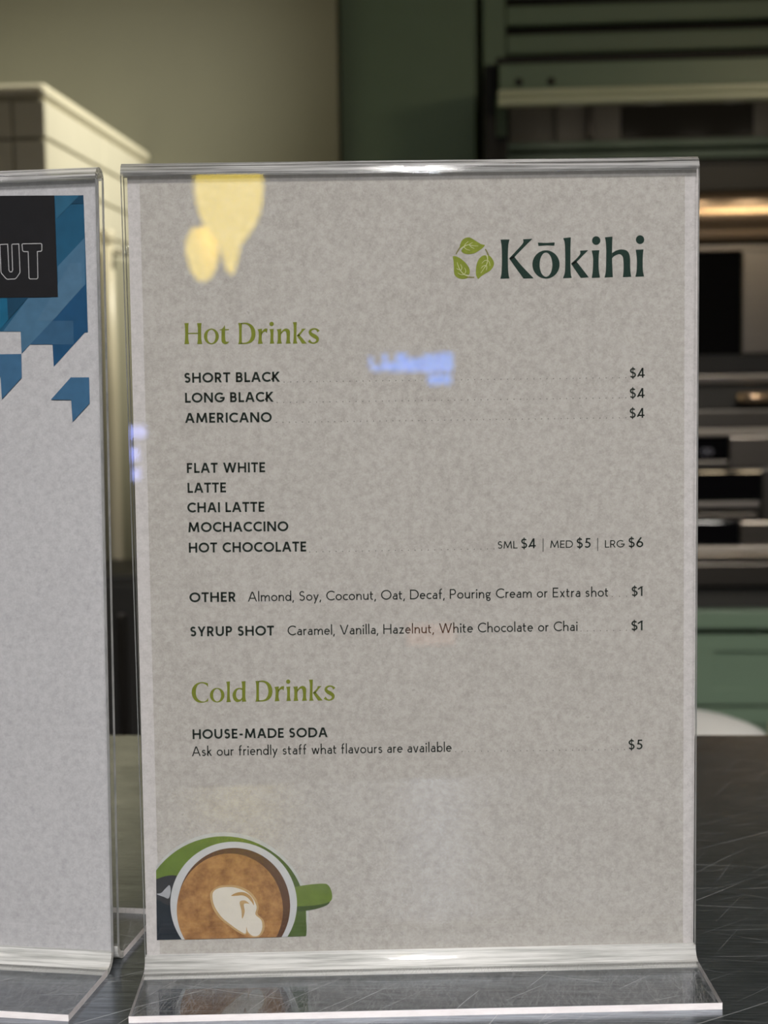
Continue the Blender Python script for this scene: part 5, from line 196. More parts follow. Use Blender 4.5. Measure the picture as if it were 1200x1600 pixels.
def acrylic_mat(name, haze=0.01, scratch=0.0, tint=(0.98, 0.982, 0.982), hz_col=(0.8, 0.8, 0.8), bump=0.0):
    "clear sheet: each face lets light straight through and mirrors by Fresnel; scratches scatter a little"
    m, n, l, b = mat(name); n.remove(b); out = n['Material Output']
    geo = n.new('ShaderNodeNewGeometry')
    ior = n.new('ShaderNodeMapRange'); ior.inputs[3].default_value = 1.49; ior.inputs[4].default_value = 1/1.49
    l.new(geo.outputs['Backfacing'], ior.inputs[0])
    fr = n.new('ShaderNodeFresnel'); l.new(ior.outputs[0], fr.inputs['IOR'])
    tr = n.new('ShaderNodeBsdfTransparent'); tr.inputs[0].default_value = (*tint, 1)
    gl = n.new('ShaderNodeBsdfGlossy'); gl.inputs['Roughness'].default_value = 0.015
    mx = n.new('ShaderNodeMixShader'); l.new(fr.outputs[0], mx.inputs[0]); l.new(tr.outputs[0], mx.inputs[1]); l.new(gl.outputs[0], mx.inputs[2])
    df = n.new('ShaderNodeBsdfDiffuse'); df.inputs[0].default_value = (*hz_col, 1)
    m2 = n.new('ShaderNodeMixShader'); l.new(mx.outputs[0], m2.inputs[1]); l.new(df.outputs[0], m2.inputs[2])
    m2.inputs[0].default_value = haze
    if scratch:
        f = scratch_field(n, l, [(4, 30), (75, 40), (100, 45), (-62, 60), (82, 35), (35, 70), (95, 50), (108, 60)], 420, 0.07, 0.3)
        ma = n.new('ShaderNodeMath'); ma.operation = 'MULTIPLY_ADD'; ma.inputs[1].default_value = scratch; ma.inputs[2].default_value = haze
        l.new(f, ma.inputs[0]); l.new(ma.outputs[0], m2.inputs[0])
    l.new(m2.outputs[0], out.inputs[0])
    return m
def scratch_field(n, l, dirs, per_m, width, keep=0.5):
    "0..1 field of fine, slightly bent hairline scratches; dirs = (angle, segments per metre)"
    tc = n.new('ShaderNodeTexCoord'); last = None
    def mt(op, a, b=None, c=None):
        q = n.new('ShaderNodeMath'); q.operation = op
        for k, v in enumerate((a, b, c)):
            if v is None: continue
            if isinstance(v, (int, float)): q.inputs[k].default_value = v
            else: l.new(v, q.inputs[k])
        return q.outputs[0]
    wob = n.new('ShaderNodeTexNoise'); wob.inputs['Scale'].default_value = 9; wob.inputs['Detail'].default_value = 1
    l.new(tc.outputs['Object'], wob.inputs[0])
    for k, (ang, seg) in enumerate(dirs):
        mp = n.new('ShaderNodeMapping'); mp.inputs['Rotation'].default_value = (0, 0, R(ang)); mp.inputs['Location'].default_value = (k*3.71+5, k*1.93+5, 0)
        l.new(tc.outputs['Object'], mp.inputs[0])
        sp = n.new('ShaderNodeSeparateXYZ'); l.new(mp.outputs[0], sp.inputs[0])
        v = mt('MULTIPLY', mt('MULTIPLY_ADD', wob.outputs['Fac'], 0.012, sp.outputs[1]), per_m*(1+0.13*k))
        vi, vf = mt('FLOOR', v), mt('FRACT', v)
        r1 = n.new('ShaderNodeTexWhiteNoise'); r1.noise_dimensions = '1D'; l.new(mt('ADD', vi, k*17.3), r1.inputs['W'])
        u = mt('MULTIPLY_ADD', sp.outputs[0], seg, mt('MULTIPLY', r1.outputs['Value'], 9.7))
        ui, uf = mt('FLOOR', u), mt('FRACT', u)
        cb = n.new('ShaderNodeCombineXYZ'); l.new(vi, cb.inputs[0]); l.new(ui, cb.inputs[1]); cb.inputs[2].default_value = k
        r2 = n.new('ShaderNodeTexWhiteNoise'); r2.noise_dimensions = '3D'; l.new(cb.outputs[0], r2.inputs['Vector'])
        sc = n.new('ShaderNodeSeparateColor'); l.new(r2.outputs['Color'], sc.inputs[0])
        off = mt('MULTIPLY_ADD', sc.outputs[0], 0.8, 0.1)
        off = mt('ADD', off, mt('MULTIPLY', mt('SUBTRACT', uf, 0.5), mt('MULTIPLY_ADD', sc.outputs[1], 0.3, -0.15)))
        dist = mt('ABSOLUTE', mt('SUBTRACT', vf, off))
        ln = n.new('ShaderNodeMapRange'); ln.inputs[1].default_value = width*0.35; ln.inputs[2].default_value = width; ln.inputs[3].default_value = 1; ln.inputs[4].default_value = 0
        l.new(dist, ln.inputs[0])
        fade = mt('MULTIPLY', mt('MULTIPLY', uf, mt('SUBTRACT', 1.0, uf)), 4.0)
        on = mt('GREATER_THAN', sc.outputs[2], keep)
        s = mt('MULTIPLY', mt('MULTIPLY', ln.outputs[0], fade), mt('MULTIPLY', on, r1.outputs['Value']))
        last = s if last is None else mt('MAXIMUM', last, s)
    return last
def streak_mat(name, lo, hi, thr=0.5, clear=0.3, rough=0.18, sy=900, sx=14, through=0.3):
    "bent or cut acrylic: refraction highlights and gathered light painted as white streaks, part clear, glossy"
    m, n, l, b = mat(name); n.remove(b); out = n['Material Output']
    tc = n.new('ShaderNodeTexCoord'); mp = n.new('ShaderNodeMapping'); mp.inputs['Scale'].default_value = (sx, sy, sy)
    nz = n.new('ShaderNodeTexNoise'); nz.inputs['Scale'].default_value = 1; nz.inputs['Detail'].default_value = 4; nz.inputs['Roughness'].default_value = 0.65
    l.new(tc.outputs['Object'], mp.inputs[0]); l.new(mp.outputs[0], nz.inputs[0])
    mr = n.new('ShaderNodeMapRange'); mr.inputs[1].default_value = thr-0.12; mr.inputs[2].default_value = thr+0.12; l.new(nz.outputs['Fac'], mr.inputs[0])
    mx = n.new('ShaderNodeMix'); mx.data_type = 'RGBA'; mx.inputs[6].default_value = (*lo, 1); mx.inputs[7].default_value = (*hi, 1); l.new(mr.outputs[0], mx.inputs[0])  # streak tones paint the light caught in bends and cut edges
    df = n.new('ShaderNodeBsdfDiffuse'); l.new(mx.outputs[2], df.inputs[0])
    tl = n.new('ShaderNodeBsdfTranslucent'); l.new(mx.outputs[2], tl.inputs[0])
    tr = n.new('ShaderNodeBsdfTransparent'); tr.inputs[0].default_value = (0.95, 0.97, 0.96, 1)
    gl = n.new('ShaderNodeBsdfGlossy'); gl.inputs['Roughness'].default_value = rough
    a = n.new('ShaderNodeMixShader'); a.inputs[0].default_value = through; l.new(df.outputs[0], a.inputs[1]); l.new(tl.outputs[0], a.inputs[2])
    a2 = n.new('ShaderNodeMixShader'); a2.inputs[0].default_value = clear; l.new(a.outputs[0], a2.inputs[1]); l.new(tr.outputs[0], a2.inputs[2])
    a3 = n.new('ShaderNodeMixShader'); a3.inputs[0].default_value = 0.16; l.new(a2.outputs[0], a3.inputs[1]); l.new(gl.outputs[0], a3.inputs[2])
    bp = n.new('ShaderNodeBump'); bp.inputs['Strength'].default_value = 0.6; bp.inputs['Distance'].default_value = 0.0005
    l.new(nz.outputs['Fac'], bp.inputs['Height']); l.new(bp.outputs[0], gl.inputs['Normal']); l.new(bp.outputs[0], df.inputs['Normal'])
    l.new(a3.outputs[0], out.inputs[0])
    return m
def steel_counter_mat():
    m, n, l, b = mat('worn_steel')
    b.inputs['Metallic'].default_value = 1.0
    tc = n.new('ShaderNodeTexCoord')
    mp = n.new('ShaderNodeMapping'); mp.inputs['Scale'].default_value = (40, 1000, 1)
    br = n.new('ShaderNodeTexNoise'); br.inputs['Scale'].default_value = 1; br.inputs['Detail'].default_value = 5; br.inputs['Roughness'].default_value = 0.7
    l.new(tc.outputs['Object'], mp.inputs[0]); l.new(mp.outputs[0], br.inputs[0])
    bl = n.new('ShaderNodeTexNoise'); bl.inputs['Scale'].default_value = 22; bl.inputs['Detail'].default_value = 6; bl.inputs['Roughness'].default_value = 0.6
    l.new(tc.outputs['Object'], bl.inputs[0])
    s1 = scratch_field(n, l, [(-38, 9), (-50, 14), (20, 12), (4, 16), (-64, 22), (-8, 30), (-30, 40), (-44, 25)], 46, 0.015, 0.5)
    mr = n.new('ShaderNodeMapRange'); mr.inputs[1].default_value = 0.25; mr.inputs[2].default_value = 0.8; mr.inputs[3].default_value = 0.15; mr.inputs[4].default_value = 0.29
    l.new(bl.outputs['Fac'], mr.inputs[0]); l.new(mr.outputs[0], b.inputs['Roughness'])
    cm = n.new('ShaderNodeMix'); cm.data_type = 'RGBA'; cm.inputs[6].default_value = (0.09, 0.104, 0.124, 1); cm.inputs[7].default_value = (0.37, 0.415, 0.47, 1)
    cr2 = n.new('ShaderNodeMapRange'); cr2.inputs[1].default_value = 0.30; cr2.inputs[2].default_value = 0.70; l.new(br.outputs['Fac'], cr2.inputs[0]); l.new(cr2.outputs[0], cm.inputs[0])
    c2 = n.new('ShaderNodeMix'); c2.data_type = 'RGBA'; c2.inputs[7].default_value = (0.85, 0.86, 0.87, 1); l.new(cm.outputs[2], c2.inputs[6])
    sm = n.new('ShaderNodeMath'); sm.operation = 'MULTIPLY'; sm.inputs[1].default_value = 0.5; l.new(s1, sm.inputs[0]); l.new(sm.outputs[0], c2.inputs[0])
    l.new(c2.outputs[2], b.inputs['Base Color'])
    mt = n.new('ShaderNodeMapRange'); mt.inputs[3].default_value = 0.92; mt.inputs[4].default_value = 0.55
    l.new(s1, mt.inputs[0]); l.new(mt.outputs[0], b.inputs['Metallic'])
    bp = n.new('ShaderNodeBump'); bp.inputs['Strength'].default_value = 0.10; bp.inputs['Distance'].default_value = 0.0004
    l.new(br.outputs['Fac'], bp.inputs['Height']); l.new(bp.outputs[0], b.inputs['Normal'])
    # worn marks scatter light: a little diffuse steel
    return m
M = {}
M['paper'] = paper_mat('menu_paper', (0.302, 0.284, 0.262), (0.440, 0.423, 0.396))
M['paper_edge'] = paper_mat('laminate_edge', (0.40, 0.38, 0.375), (0.53, 0.51, 0.505), 0.1)
M['paper_cool'] = paper_mat('poster_paper', (0.36, 0.357, 0.372), (0.49, 0.486, 0.502), 0.15)
M['ink_dark'] = ink('green_black_ink', (0.010, 0.017, 0.014))
M['ink_logo'] = ink('deep_green_ink', (0.010, 0.028, 0.022))
M['ink_light'] = ink('soft_black_ink', (0.012, 0.016, 0.014))
M['ink_dot'] = ink('grey_ink', (0.09, 0.09, 0.085))
M['ink_olive'] = ink('olive_ink', (0.150, 0.175, 0.022), 0.25, 300)
M['ink_leaf'] = ink('leaf_green_ink', (0.185, 0.225, 0.030), 0.3, 500)
M['ink_stem'] = ink('stem_ink', (0.17, 0.16, 0.06))
M['ink_vein'] = ink('vein_ink', (0.48, 0.50, 0.28))
for k, c in dict(sau_rim=(0.42, 0.43, 0.42), sau=(0.105, 0.165, 0.028), sau_dark=(0.045, 0.075, 0.022), sau_dark2=(0.060, 0.098, 0.024), halo=(0.40, 0.27, 0.13), swirl=(0.36, 0.22, 0.09), navy=(0.012, 0.018, 0.026), spoon=(0.028, 0.03, 0.034), shine=(0.30, 0.31, 0.33),
                 cupg=(0.110, 0.165, 0.030), rim=(0.45, 0.46, 0.47), brown=(0.085, 0.042, 0.024), milk=(0.56, 0.53, 0.47),
                 bl_mid=(0.012, 0.078, 0.150), bl_mid2=(0.022, 0.100, 0.175), bl_deep=(0.010, 0.062, 0.145), bl_pale=(0.055, 0.135, 0.225), bl_pale2=(0.065, 0.145, 0.235), bl_soft=(0.030, 0.092, 0.175),
                 bl_dark=(0.008, 0.048, 0.095), bl_teal=(0.008, 0.100, 0.190), bl_arrow=(0.040, 0.115, 0.215), poster_black=(0.010, 0.010, 0.012), poster_line=(0.40, 0.40, 0.41)).items():
    M[k] = ink('print_'+k, c, 0.22 if k not in ('rim', 'milk') else 0.1, 260)
m, n, l, b = mat('print_coffee')
tc = n.new('ShaderNodeTexCoord'); nz = n.new('ShaderNodeTexNoise'); nz.inputs['Scale'].default_value = 190; nz.inputs['Detail'].default_value = 6; nz.inputs['Roughness'].default_value = 0.7
cr_ = n.new('ShaderNodeValToRGB'); cr_.color_ramp.elements[0].position = 0.3; cr_.color_ramp.elements[0].color = (0.16, 0.062, 0.014, 1); cr_.color_ramp.elements[1].position = 0.72; cr_.color_ramp.elements[1].color = (0.42, 0.22, 0.075, 1)
l.new(tc.outputs['Object'], nz.inputs[0]); l.new(nz.outputs['Fac'], cr_.inputs[0]); l.new(cr_.outputs[0], b.inputs['Base Color']); b.inputs['Roughness'].default_value = 0.9
M['coffee'] = m
M['acrylic'] = acrylic_mat('clear_acrylic', 0.003)
M['acrylic_base'] = acrylic_mat('scuffed_acrylic', 0.012, 0.24)
M['fold'] = streak_mat('folded_acrylic', (0.10, 0.10, 0.10), (1.0, 1.0, 1.0), 0.48, 0.45, 0.12)
M['bend'] = streak_mat('bent_acrylic', (0.50, 0.51, 0.49), (0.95, 0.95, 0.93), 0.46, 0.15, 0.2, 500, 20)
M['edge'] = streak_mat('cut_acrylic_edge', (0.88, 0.83, 0.84), (0.99, 0.95, 0.96), 0.45, 0.0, 0.25, 200, 60, 0.08)
M['edge_side'] = streak_mat('cut_acrylic_side', (0.62, 0.66, 0.68), (0.95, 0.98, 1.0), 0.45, 0.12, 0.2, 60, 60, 0.4)
M['steel_top'] = steel_counter_mat()
M['steel'] = simple('brushed_steel', (0.34, 0.31, 0.28), 0.28, 1.0, 0.12, 1, 0.05, (6, 6, 300))
M['steel_bright'] = simple('warm_tint_steel', (0.64, 0.47, 0.32), 0.24, 0.8, 0.1, 1, 0.03, (4, 4, 200))  # bronze tint stands for warm lamp reflections on the steel
M['steel_dark'] = simple('dark_steel', (0.14, 0.13, 0.12), 0.35, 1.0, 0.12, 1, 0.04, (6, 6, 200))
M['satin'] = simple('satin_steel', (0.36, 0.33, 0.30), 0.5, 0.75, 0.1, 1, 0.03, (4, 4, 200))
M['satin_dark'] = simple('dull_steel', (0.20, 0.185, 0.175), 0.5, 0.75, 0.1, 1, 0.03, (4, 4, 200))
M['black_glass'] = simple('black_glass', (0.004, 0.004, 0.005), 0.06, spec=0.5)
M['smoked_glass'] = simple('smoked_glass', (0.045, 0.042, 0.038), 0.12, 0, 0.05, 10)
M['black'] = simple('matt_black', (0.006, 0.006, 0.007), 0.6, noise=0.2)
M['green'] = simple('sage_green_paint', (0.157, 0.230, 0.166), 0.42, 0, 0.06, 12)
M['green_lit'] = simple('lit_green_edge', (0.62, 0.68, 0.52), 0.3, 0, 0.05, 12)  # paler copy of the green, painting the light on the canopy edge
M['wall'] = simple('putty_wall_paint', (0.29, 0.29, 0.225), 0.85, 0, 0.05, 8, 0.1)
M['wall_dim'] = simple('warm_grey_paint', (0.26, 0.255, 0.24), 0.85, 0, 0.05, 8)
M['ceiling'] = simple('ceiling_paint', (0.55, 0.55, 0.53), 0.9, 0, 0.04, 8)
M['floor'] = simple('grey_floor', (0.10, 0.10, 0.10), 0.6, 0, 0.2, 6)
M['tile'] = simple('cream_glazed_tile', (0.66, 0.63, 0.51), 0.16, 0, 0.05, 20, 0.03)
M['grout'] = simple('grout', (0.34, 0.32, 0.25), 0.9, 0, 0.15, 60)
M['cap'] = simple('cream_bullnose', (0.72, 0.68, 0.53), 0.2, 0, 0.04, 20)
M['olive'] = simple('olive_board', (0.30, 0.29, 0.215), 0.6, 0, 0.05, 10)
M['cream'] = simple('cream_plastic', (0.52, 0.48, 0.36), 0.35, 0, 0.05, 20)
M['charcoal'] = simple('charcoal_laminate', (0.030, 0.029, 0.027), 0.5, 0, 0.1, 10)
M['white'] = simple('white_gloss', (0.80, 0.82, 0.83), 0.25, 0, 0.03, 10)
M['chrome'] = simple('chrome', (0.6, 0.6, 0.6), 0.15, 1.0, 0.05, 10)
M['lamp_glass'] = glow('amber_lamp_glass', (1.0, 0.73, 0.04), 8.0)
M['tall_glow'] = glow('white_strip_light', (0.85, 0.9, 1.0), 32.0)
M['globe_glow'] = glow('warm_globe', (1.0, 0.80, 0.52), 30.0)
M['grey_enamel'] = simple('grey_enamel', (0.20, 0.19, 0.17), 0.4, 0, 0.06, 10)
M['panel_glow'] = glow('ceiling_panel', (1.0, 0.95, 0.88), 2.0)
M['blue_glow'] = glow('blue_sign_face', (0.0, 0.24, 1.0), 8.5)
M['white_glow'] = glow('white_sign_face', (0.36, 0.42, 1.0), 8.0)
M['amber_glow'] = glow('coral_sign_face', (1.0, 0.40, 0.22), 1.0)
M['screen_mark'] = glow('grey_screen_mark', (0.22, 0.22, 0.26), 0.12)
# ------------------------------------------------------------------ the room shell
FRONT_D, BACK_D, XL, XRT, FL = -2.70, 3.75, -2.2, 2.2, -0.90
room_box('floor', XL, XRT, FRONT_D, BACK_D, FL-0.1, FL, M['floor'])
room_box('ceiling', XL, XRT, FRONT_D, BACK_D, CEIL, CEIL+0.1, M['ceiling'])
room_box('wall_left', XL-0.1, XL, FRONT_D-0.1, BACK_D+0.1, FL, CEIL, M['wall_dim'])
room_box('wall_right', XRT, XRT+0.1, FRONT_D-0.1, BACK_D+0.1, FL, CEIL, M['wall_dim'])
room_box('wall_front', XL, XRT, FRONT_D-0.1, FRONT_D, FL, CEIL, M['wall_dim'])
room_box('wall_back', XL, -0.2745, 3.16, BACK_D+0.1, FL, CEIL, M['wall'])
room_box('wall_rear', -0.2745, XRT, BACK_D, BACK_D+0.1, FL, CEIL, M['wall_dim'])

# ------------------------------------------------------------------ the steel counter
CT = root('service_counter', W(0, 0.29, 0), -TR, 'scratched dark stainless steel counter top under both sign holders', 'counter')
box('counter_top', -1.3, 1.3, 0.0, 0.645, -0.045, 0.0, M['steel_top'], CT, 0.003, 3)
box('counter_body', -1.28, 1.28, 0.03, 0.60, FL+0.002, -0.045, M['charcoal'], CT)

# ------------------------------------------------------------------ acrylic sign holders
HW, TH_ = 0.108, 0.0025
def sheet_part(name, pts, x0, x1, mats_, parent, cap0=False, cap1=False, t=TH_):
    "a bent strip: centre line pts in (y, z), thickness t, from x0 to x1; slot 0 faces, slot 1 side edges, slot 2 end edges"
    P = [Vector(p) for p in pts]; N = len(P); a = []; b = []
    for i in range(N):
        d = (P[min(i+1, N-1)] - P[max(i-1, 0)]).normalized(); nn = Vector((-d.y, d.x)) * t/2
        a.append(P[i]+nn); b.append(P[i]-nn)
    bm = bmesh.new()
    g = lambda x, q: bm.verts.new((x, q.x, q.y))
    A0, A1, B0, B1 = [g(x0, q) for q in a], [g(x1, q) for q in a], [g(x0, q) for q in b], [g(x1, q) for q in b]
    for i in range(N-1):
        for q, mi in (((A0[i], A1[i], A1[i+1], A0[i+1]), 0), ((B0[i], B0[i+1], B1[i+1], B1[i]), 0),
                      ((A0[i], A0[i+1], B0[i+1], B0[i]), 1), ((A1[i], B1[i], B1[i+1], A1[i+1]), 1)):
            f = bm.faces.new(q); f.material_index = mi; f.smooth = mi == 0 and N > 2
    for c, k in ((cap0, 0), (cap1, N-1)):
        if c:
            f = bm.faces.new((A0[k], B0[k], B1[k], A1[k])); f.material_index = 2
    me = bpy.data.meshes.new(name); bmesh.ops.recalc_face_normals(bm, faces=bm.faces); bm.to_mesh(me); bm.free()
    for q in mats_: me.materials.append(q)
    o = bpy.data.objects.new(name, me); COL.objects.link(o); o.parent = parent
    return o
def arc2(cy, cz, r, a0, a1, n=10):
    return [(cy + r*math.cos(R(a0+(a1-a0)*i/n)), cz + r*math.sin(R(a0+(a1-a0)*i/n))) for i in range(n+1)]
def sign_holder(rt, front, rear, H, lean=0.0, w=HW, gap=0.0035, x0=None, x1=None):
    x0 = -w if x0 is None else x0; x1 = w if x1 is None else x1
    z0 = TH_/2; r = 0.006; ft = H - 0.005; g = gap
    E3 = [M['edge_side'], M['edge_side'], M['edge']]
    def q(pts): return [(y + lean*max(0, z-z0), z) for y, z in pts]
    bt = z0 + r
    sheet_part('front_pane', q([(-g, bt), (-g, ft)]), x0, x1, [M['acrylic'], M['edge_side'], M['edge']], rt)
    sheet_part('rear_pane', q([(g, bt), (g, ft)]), x0, x1, [M['acrylic'], M['edge_side'], M['edge']], rt)
    sheet_part('top_fold', q(arc2(0, ft, g, 180, 0, 12)), x0, x1, [M['fold'], M['fold'], M['edge']], rt)
    sheet_part('front_bend', q(arc2(-g-r, bt, r, -90, 0)), x0, x1, [M['bend'], M['bend'], M['edge']], rt)
    sheet_part('rear_bend', q(arc2(g+r, bt, r, 270, 180)), x0, x1, [M['bend'], M['bend'], M['edge']], rt)
    sheet_part('front_foot', [(-front, z0), (-g-r, z0)], x0, x1, [M['acrylic_base'], M['edge'], M['edge']], rt, True)
    sheet_part('rear_foot', [(rear, z0), (g+r, z0)], x0, x1, [M['acrylic_base'], M['edge'], M['edge']], rt, True)
H1 = root('sign_holder', (0, 0, 0), 0, 'upright clear acrylic sign holder holding the drinks menu, right of the two holders', 'sign holder')
sign_holder(H1, 0.0475, 0.050, 0.3125)
TL = R(10.5)
LB = Vector((-0.1215, 0.0048, 0))      # right-hand foot of the left holder
H2 = root('sign_holder', LB, -TL, 'clear acrylic sign holder with the blue poster, cut off at left edge of view', 'sign holder')
LEAN = math.tan(R(2.0))
sign_holder(H2, 0.0505, 0.056, 0.3135, LEAN, x0=-0.2155, x1=0.0005)

# ------------------------------------------------------------------ the menu sheet and its print
def flat(name, items, y, material, parent):
    "flat print: polygons and strips given in mm (x, z) on the sheet"
    bm = bmesh.new()
    V = lambda p: bm.verts.new((p[0]/1000, y, p[1]/1000))
    for it in items:
        if 'poly' in it:
            pts = it['poly']; vs = [V(p) for p in pts]
            try: bm.faces.new(vs)
            except ValueError: pass
        else:
            k = 'ring' if 'ring' in it else 'strip'
            o, i = [V(p) for p in it[k][0]], [V(p) for p in it[k][1]]
            n = len(o)
            for a in range(n if k == 'ring' else n-1):
                b = (a+1) % n
                bm.faces.new((o[a], o[b], i[b], i[a]))
    bm.normal_update()
    bmesh.ops.triangulate(bm, faces=[f for f in bm.faces if len(f.verts) > 4], ngon_method='EAR_CLIP')
    me = bpy.data.meshes.new(name); bm.to_mesh(me); bm.free(); me.materials.append(material)
    ob = bpy.data.objects.new(name, me); COL.objects.link(ob); ob.parent = parent
    return ob
def quad_sheet(name, q, y0, y1, material, parent=None):
    bm = bmesh.new()
    a = [bm.verts.new((p[0]/1000, y0, p[1]/1000)) for p in q]; b = [bm.verts.new((p[0]/1000, y1, p[1]/1000)) for p in q]
    bm.faces.new(a); bm.faces.new(b[::-1])
    for i in range(4): bm.faces.new((a[i], b[i], b[(i+1) % 4], a[(i+1) % 4]))
    return link(name, bm, material, parent)

# --- a geometric sans drawn with strokes: cap height 100, h = half the stroke
def arcp(cx, cy, rx, ry, a0, a1, n=16):
    return [(cx+rx*math.cos(R(a0+(a1-a0)*i/n)), cy+ry*math.sin(R(a0+(a1-a0)*i/n))) for i in range(n+1)]
def glyph(c, h):
    t = 100-h; X = 64; xt = X-h
    S = lambda *p: ('s', list(p)); D = lambda lo, hi, *p: ('d', lo, hi, list(p))
    st = lambda x, lo=0, hi=100: S((x, lo), (x, hi))
    if c == 'A': return 92, [D(0,100,(h*1.1,0),(46-h*.3,100)), D(0,100,(92-h*1.1,0),(46+h*.3,100)), S((22+h*.5,33),(70-h*.5,33))]
    if c == 'B': return 64, [st(h), S(*([(0,t),(34,t)]+arcp(34,(t+52)/2,26-h,(t-52)/2,90,-90)+[(0,52)])), S(*([(0,52),(36,52)]+arcp(36,(52+h)/2,28-h,(52-h)/2,90,-90)+[(0,h)]))]
    if c == 'C': return 84, [S(*arcp(51,50,51-h,50-h,46,314,28))]
    if c == 'D': return 88, [st(h), S(*([(0,t),(38,t)]+arcp(38,50,50-h,50-h,90,-90,20)+[(0,h)]))]
    if c == 'E': return 56, [st(h), S((0,t),(56,t)), S((0,51),(51,51)), S((0,h),(56,h))]
    if c == 'F': return 54, [st(h), S((0,t),(54,t)), S((0,49),(48,49))]
    if c == 'G': return 98, [S(*(arcp(51,50,51-h,50-h,46,350,28))), S((54,45),(99,45))]
    if c == 'H': return 82, [st(h), st(82-h), S((0,51),(82,51))]
    if c == 'I': return 2*h, [st(h)]
    if c == 'K': return 74, [st(h), D(0,100,(h,38),(70-h,100)), D(0,100,(24,54),(74-h*1.2,0))]
    if c == 'L': return 54, [st(h), S((0,h),(54,h))]
    if c == 'M': return 108, [D(0,100,(h*1.05,0),(14+h*.6,100)), D(0,100,(94-h*.6,100),(108-h*1.05,0)), D(8,100,(14+h*.4,100),(54,14)), D(8,100,(94-h*.4,100),(54,14))]
    if c == 'N': return 86, [st(h), st(86-h), D(0,100,(h,100),(86-h,0))]
    if c == 'O': return 104, [S(*arcp(52,50,52-h,50-h,0,360,40))]
    if c == 'P': return 62, [st(h), S(*([(0,t),(33,t)]+arcp(33,(t+45)/2,29-h,(t-45)/2,90,-90)+[(0,45)]))]
    if c == 'R': return 66, [st(h), S(*([(0,t),(33,t)]+arcp(33,(t+45)/2,29-h,(t-45)/2,90,-90)+[(0,45)])), D(0,50,(32,47),(66-h*1.1,0))]
    if c in 'S$':
        W_ = 58; u = (t-52)/2; lo = (52-h)/2
        p = arcp(30,52+u,24-h*.6,u,28,270,18)+arcp(29,52-lo,28-h*.8,lo,90,-150,18)[1:]
        g = [S(*p)]
        if c == '$': g = [S(*p), ('w', h*.62, [(30,-11),(30,111)])]
        return W_, g
    if c == 'T': return 68, [S((0,t),(68,t)), st(34)]
    if c == 'U': return 80, [S(*([(h,100),(h,40)]+arcp(40,40,40-h,40-h,180,360)+[(80-h,100)]))]
    if c == 'V': return 88, [D(0,100,(h*1.1,100),(44-h*.3,0)), D(0,100,(88-h*1.1,100),(44+h*.3,0))]
    if c == 'W': return 132, [D(0,100,(h*1.1,100),(38,0)), D(0,100,(38,0),(66,100)), D(0,100,(66,100),(94,0)), D(0,100,(94,0),(132-h*1.1,100))]
    if c == 'Y': return 80, [D(38,100,(h*1.2,100),(40,40)), D(38,100,(80-h*1.2,100),(40,40)), st(40,0,46)]
    if c == '4': return 66, [st(47), D(0,100,(47,100),(h*1.3,26)), S((h*.8,25),(66,25))]
    if c == '1': return 30, [st(30-h), D(60,100,(30-h,96),(2,80))]
    if c == '5': return 58, [S((14,t),(54,t)), S((14+h,100),(11+h,50)), S(*([(11+h,54)]+arcp(26,32,31-h,32-h,112,-142,22)))]
    if c == '6': return 62, [S(*arcp(31,31,31-h,31-h,0,360,30)), S((h+.5,34),(h+3,46),(h+10,60),(44,100))]
    if c == '-': return 38, [S((3,40),(35,40))]
    if c == ',': return 16, [S((11,9),(3,-18))]
    # lower case
    hook = lambda x, top: [(x,0),(x,top)]
    if c == 'a': return 48, [S(*([(48-h,0),(48-h,42)]+arcp(27,42,21-h,22-h,0,150,12))), S(*([(48-h,37),(23,37)]+arcp(22,(37+h)/2,22-h,(37-h)/2,90,270,12)+[(30,h+1),(48-h,14)]))]
    if c == 'b': return 60, [st(h,0,107), S(*arcp(31,32,29-h,32-h,0,360,26))]
    if c == 'c': return 50, [S(*arcp(32,32,32-h,32-h,48,312,20))]
    if c == 'd': return 60, [st(60-h,0,107), S(*arcp(29,32,29-h,32-h,0,360,26))]
    if c == 'e': return 57, [S((h,34),(57-h,34)), S(*([(57-h,34)]+arcp(29,32,28-h+.5,32-h,4,318,22)))]
    if c == 'f': return 36, [S(*([(13,0),(13,86)]+arcp(30,86,17,20-h,180,82,10))), S((0,X-h),(31,X-h))]
    if c == 'g': return 54, [S(*arcp(24,42,21-h*.6,22-h,0,360,24)), S((40,X-h*1.1),(54,X-h*.9)), S(*([(12,25),(8,17),(14,9),(38,6)]+arcp(30,-8,22-h,15,60,-270,20)))]
    if c == 'h': return 54, [st(h,0,107), S(*([(h,36)]+arcp(29,40,25-h,24-h,172,0,14)+[(54-h,0)]))]
    if c == 'i': return 2*h+2, [st(h+1,0,X), ('o', (h+1,87), h*1.45)]
    if c == 'k': return 48, [st(h,0,107), D(0,64,(h,26),(43-h,64)), D(0,64,(19,38),(48-h,0))]
    if c == 'l': return 2*h, [st(h,0,107)]
    if c == 'm': return 90, [st(h,0,X), S(*([(h,36)]+arcp(25,42,20.5-h*.5,22-h,172,0,14)+[(45.5-h*.5,0)])), S(*([(45.5-h*.5,36)]+arcp(67.5,42,22-h,22-h,172,0,14)+[(90-h,0)]))]
    if c == 'n': return 54, [st(h,0,X), S(*([(h,36)]+arcp(29,40,25-h,24-h,172,0,14)+[(54-h,0)]))]
    if c == 'o': return 63, [S(*arcp(31.5,32,31.5-h,32-h,0,360,28))]
    if c == 'r': return 33, [st(h,0,X), S(*([(h,34)]+arcp(27,39,27-h,25-h,175,78,10)))]
    if c == 's':
        u = (xt-34)/2; lo = (34-h)/2
        return 42, [S(*(arcp(21,34+u,17-h*.6,u,25,270,14)+arcp(20.5,34-lo,20-h*.8,lo,90,-150,14)[1:]))]
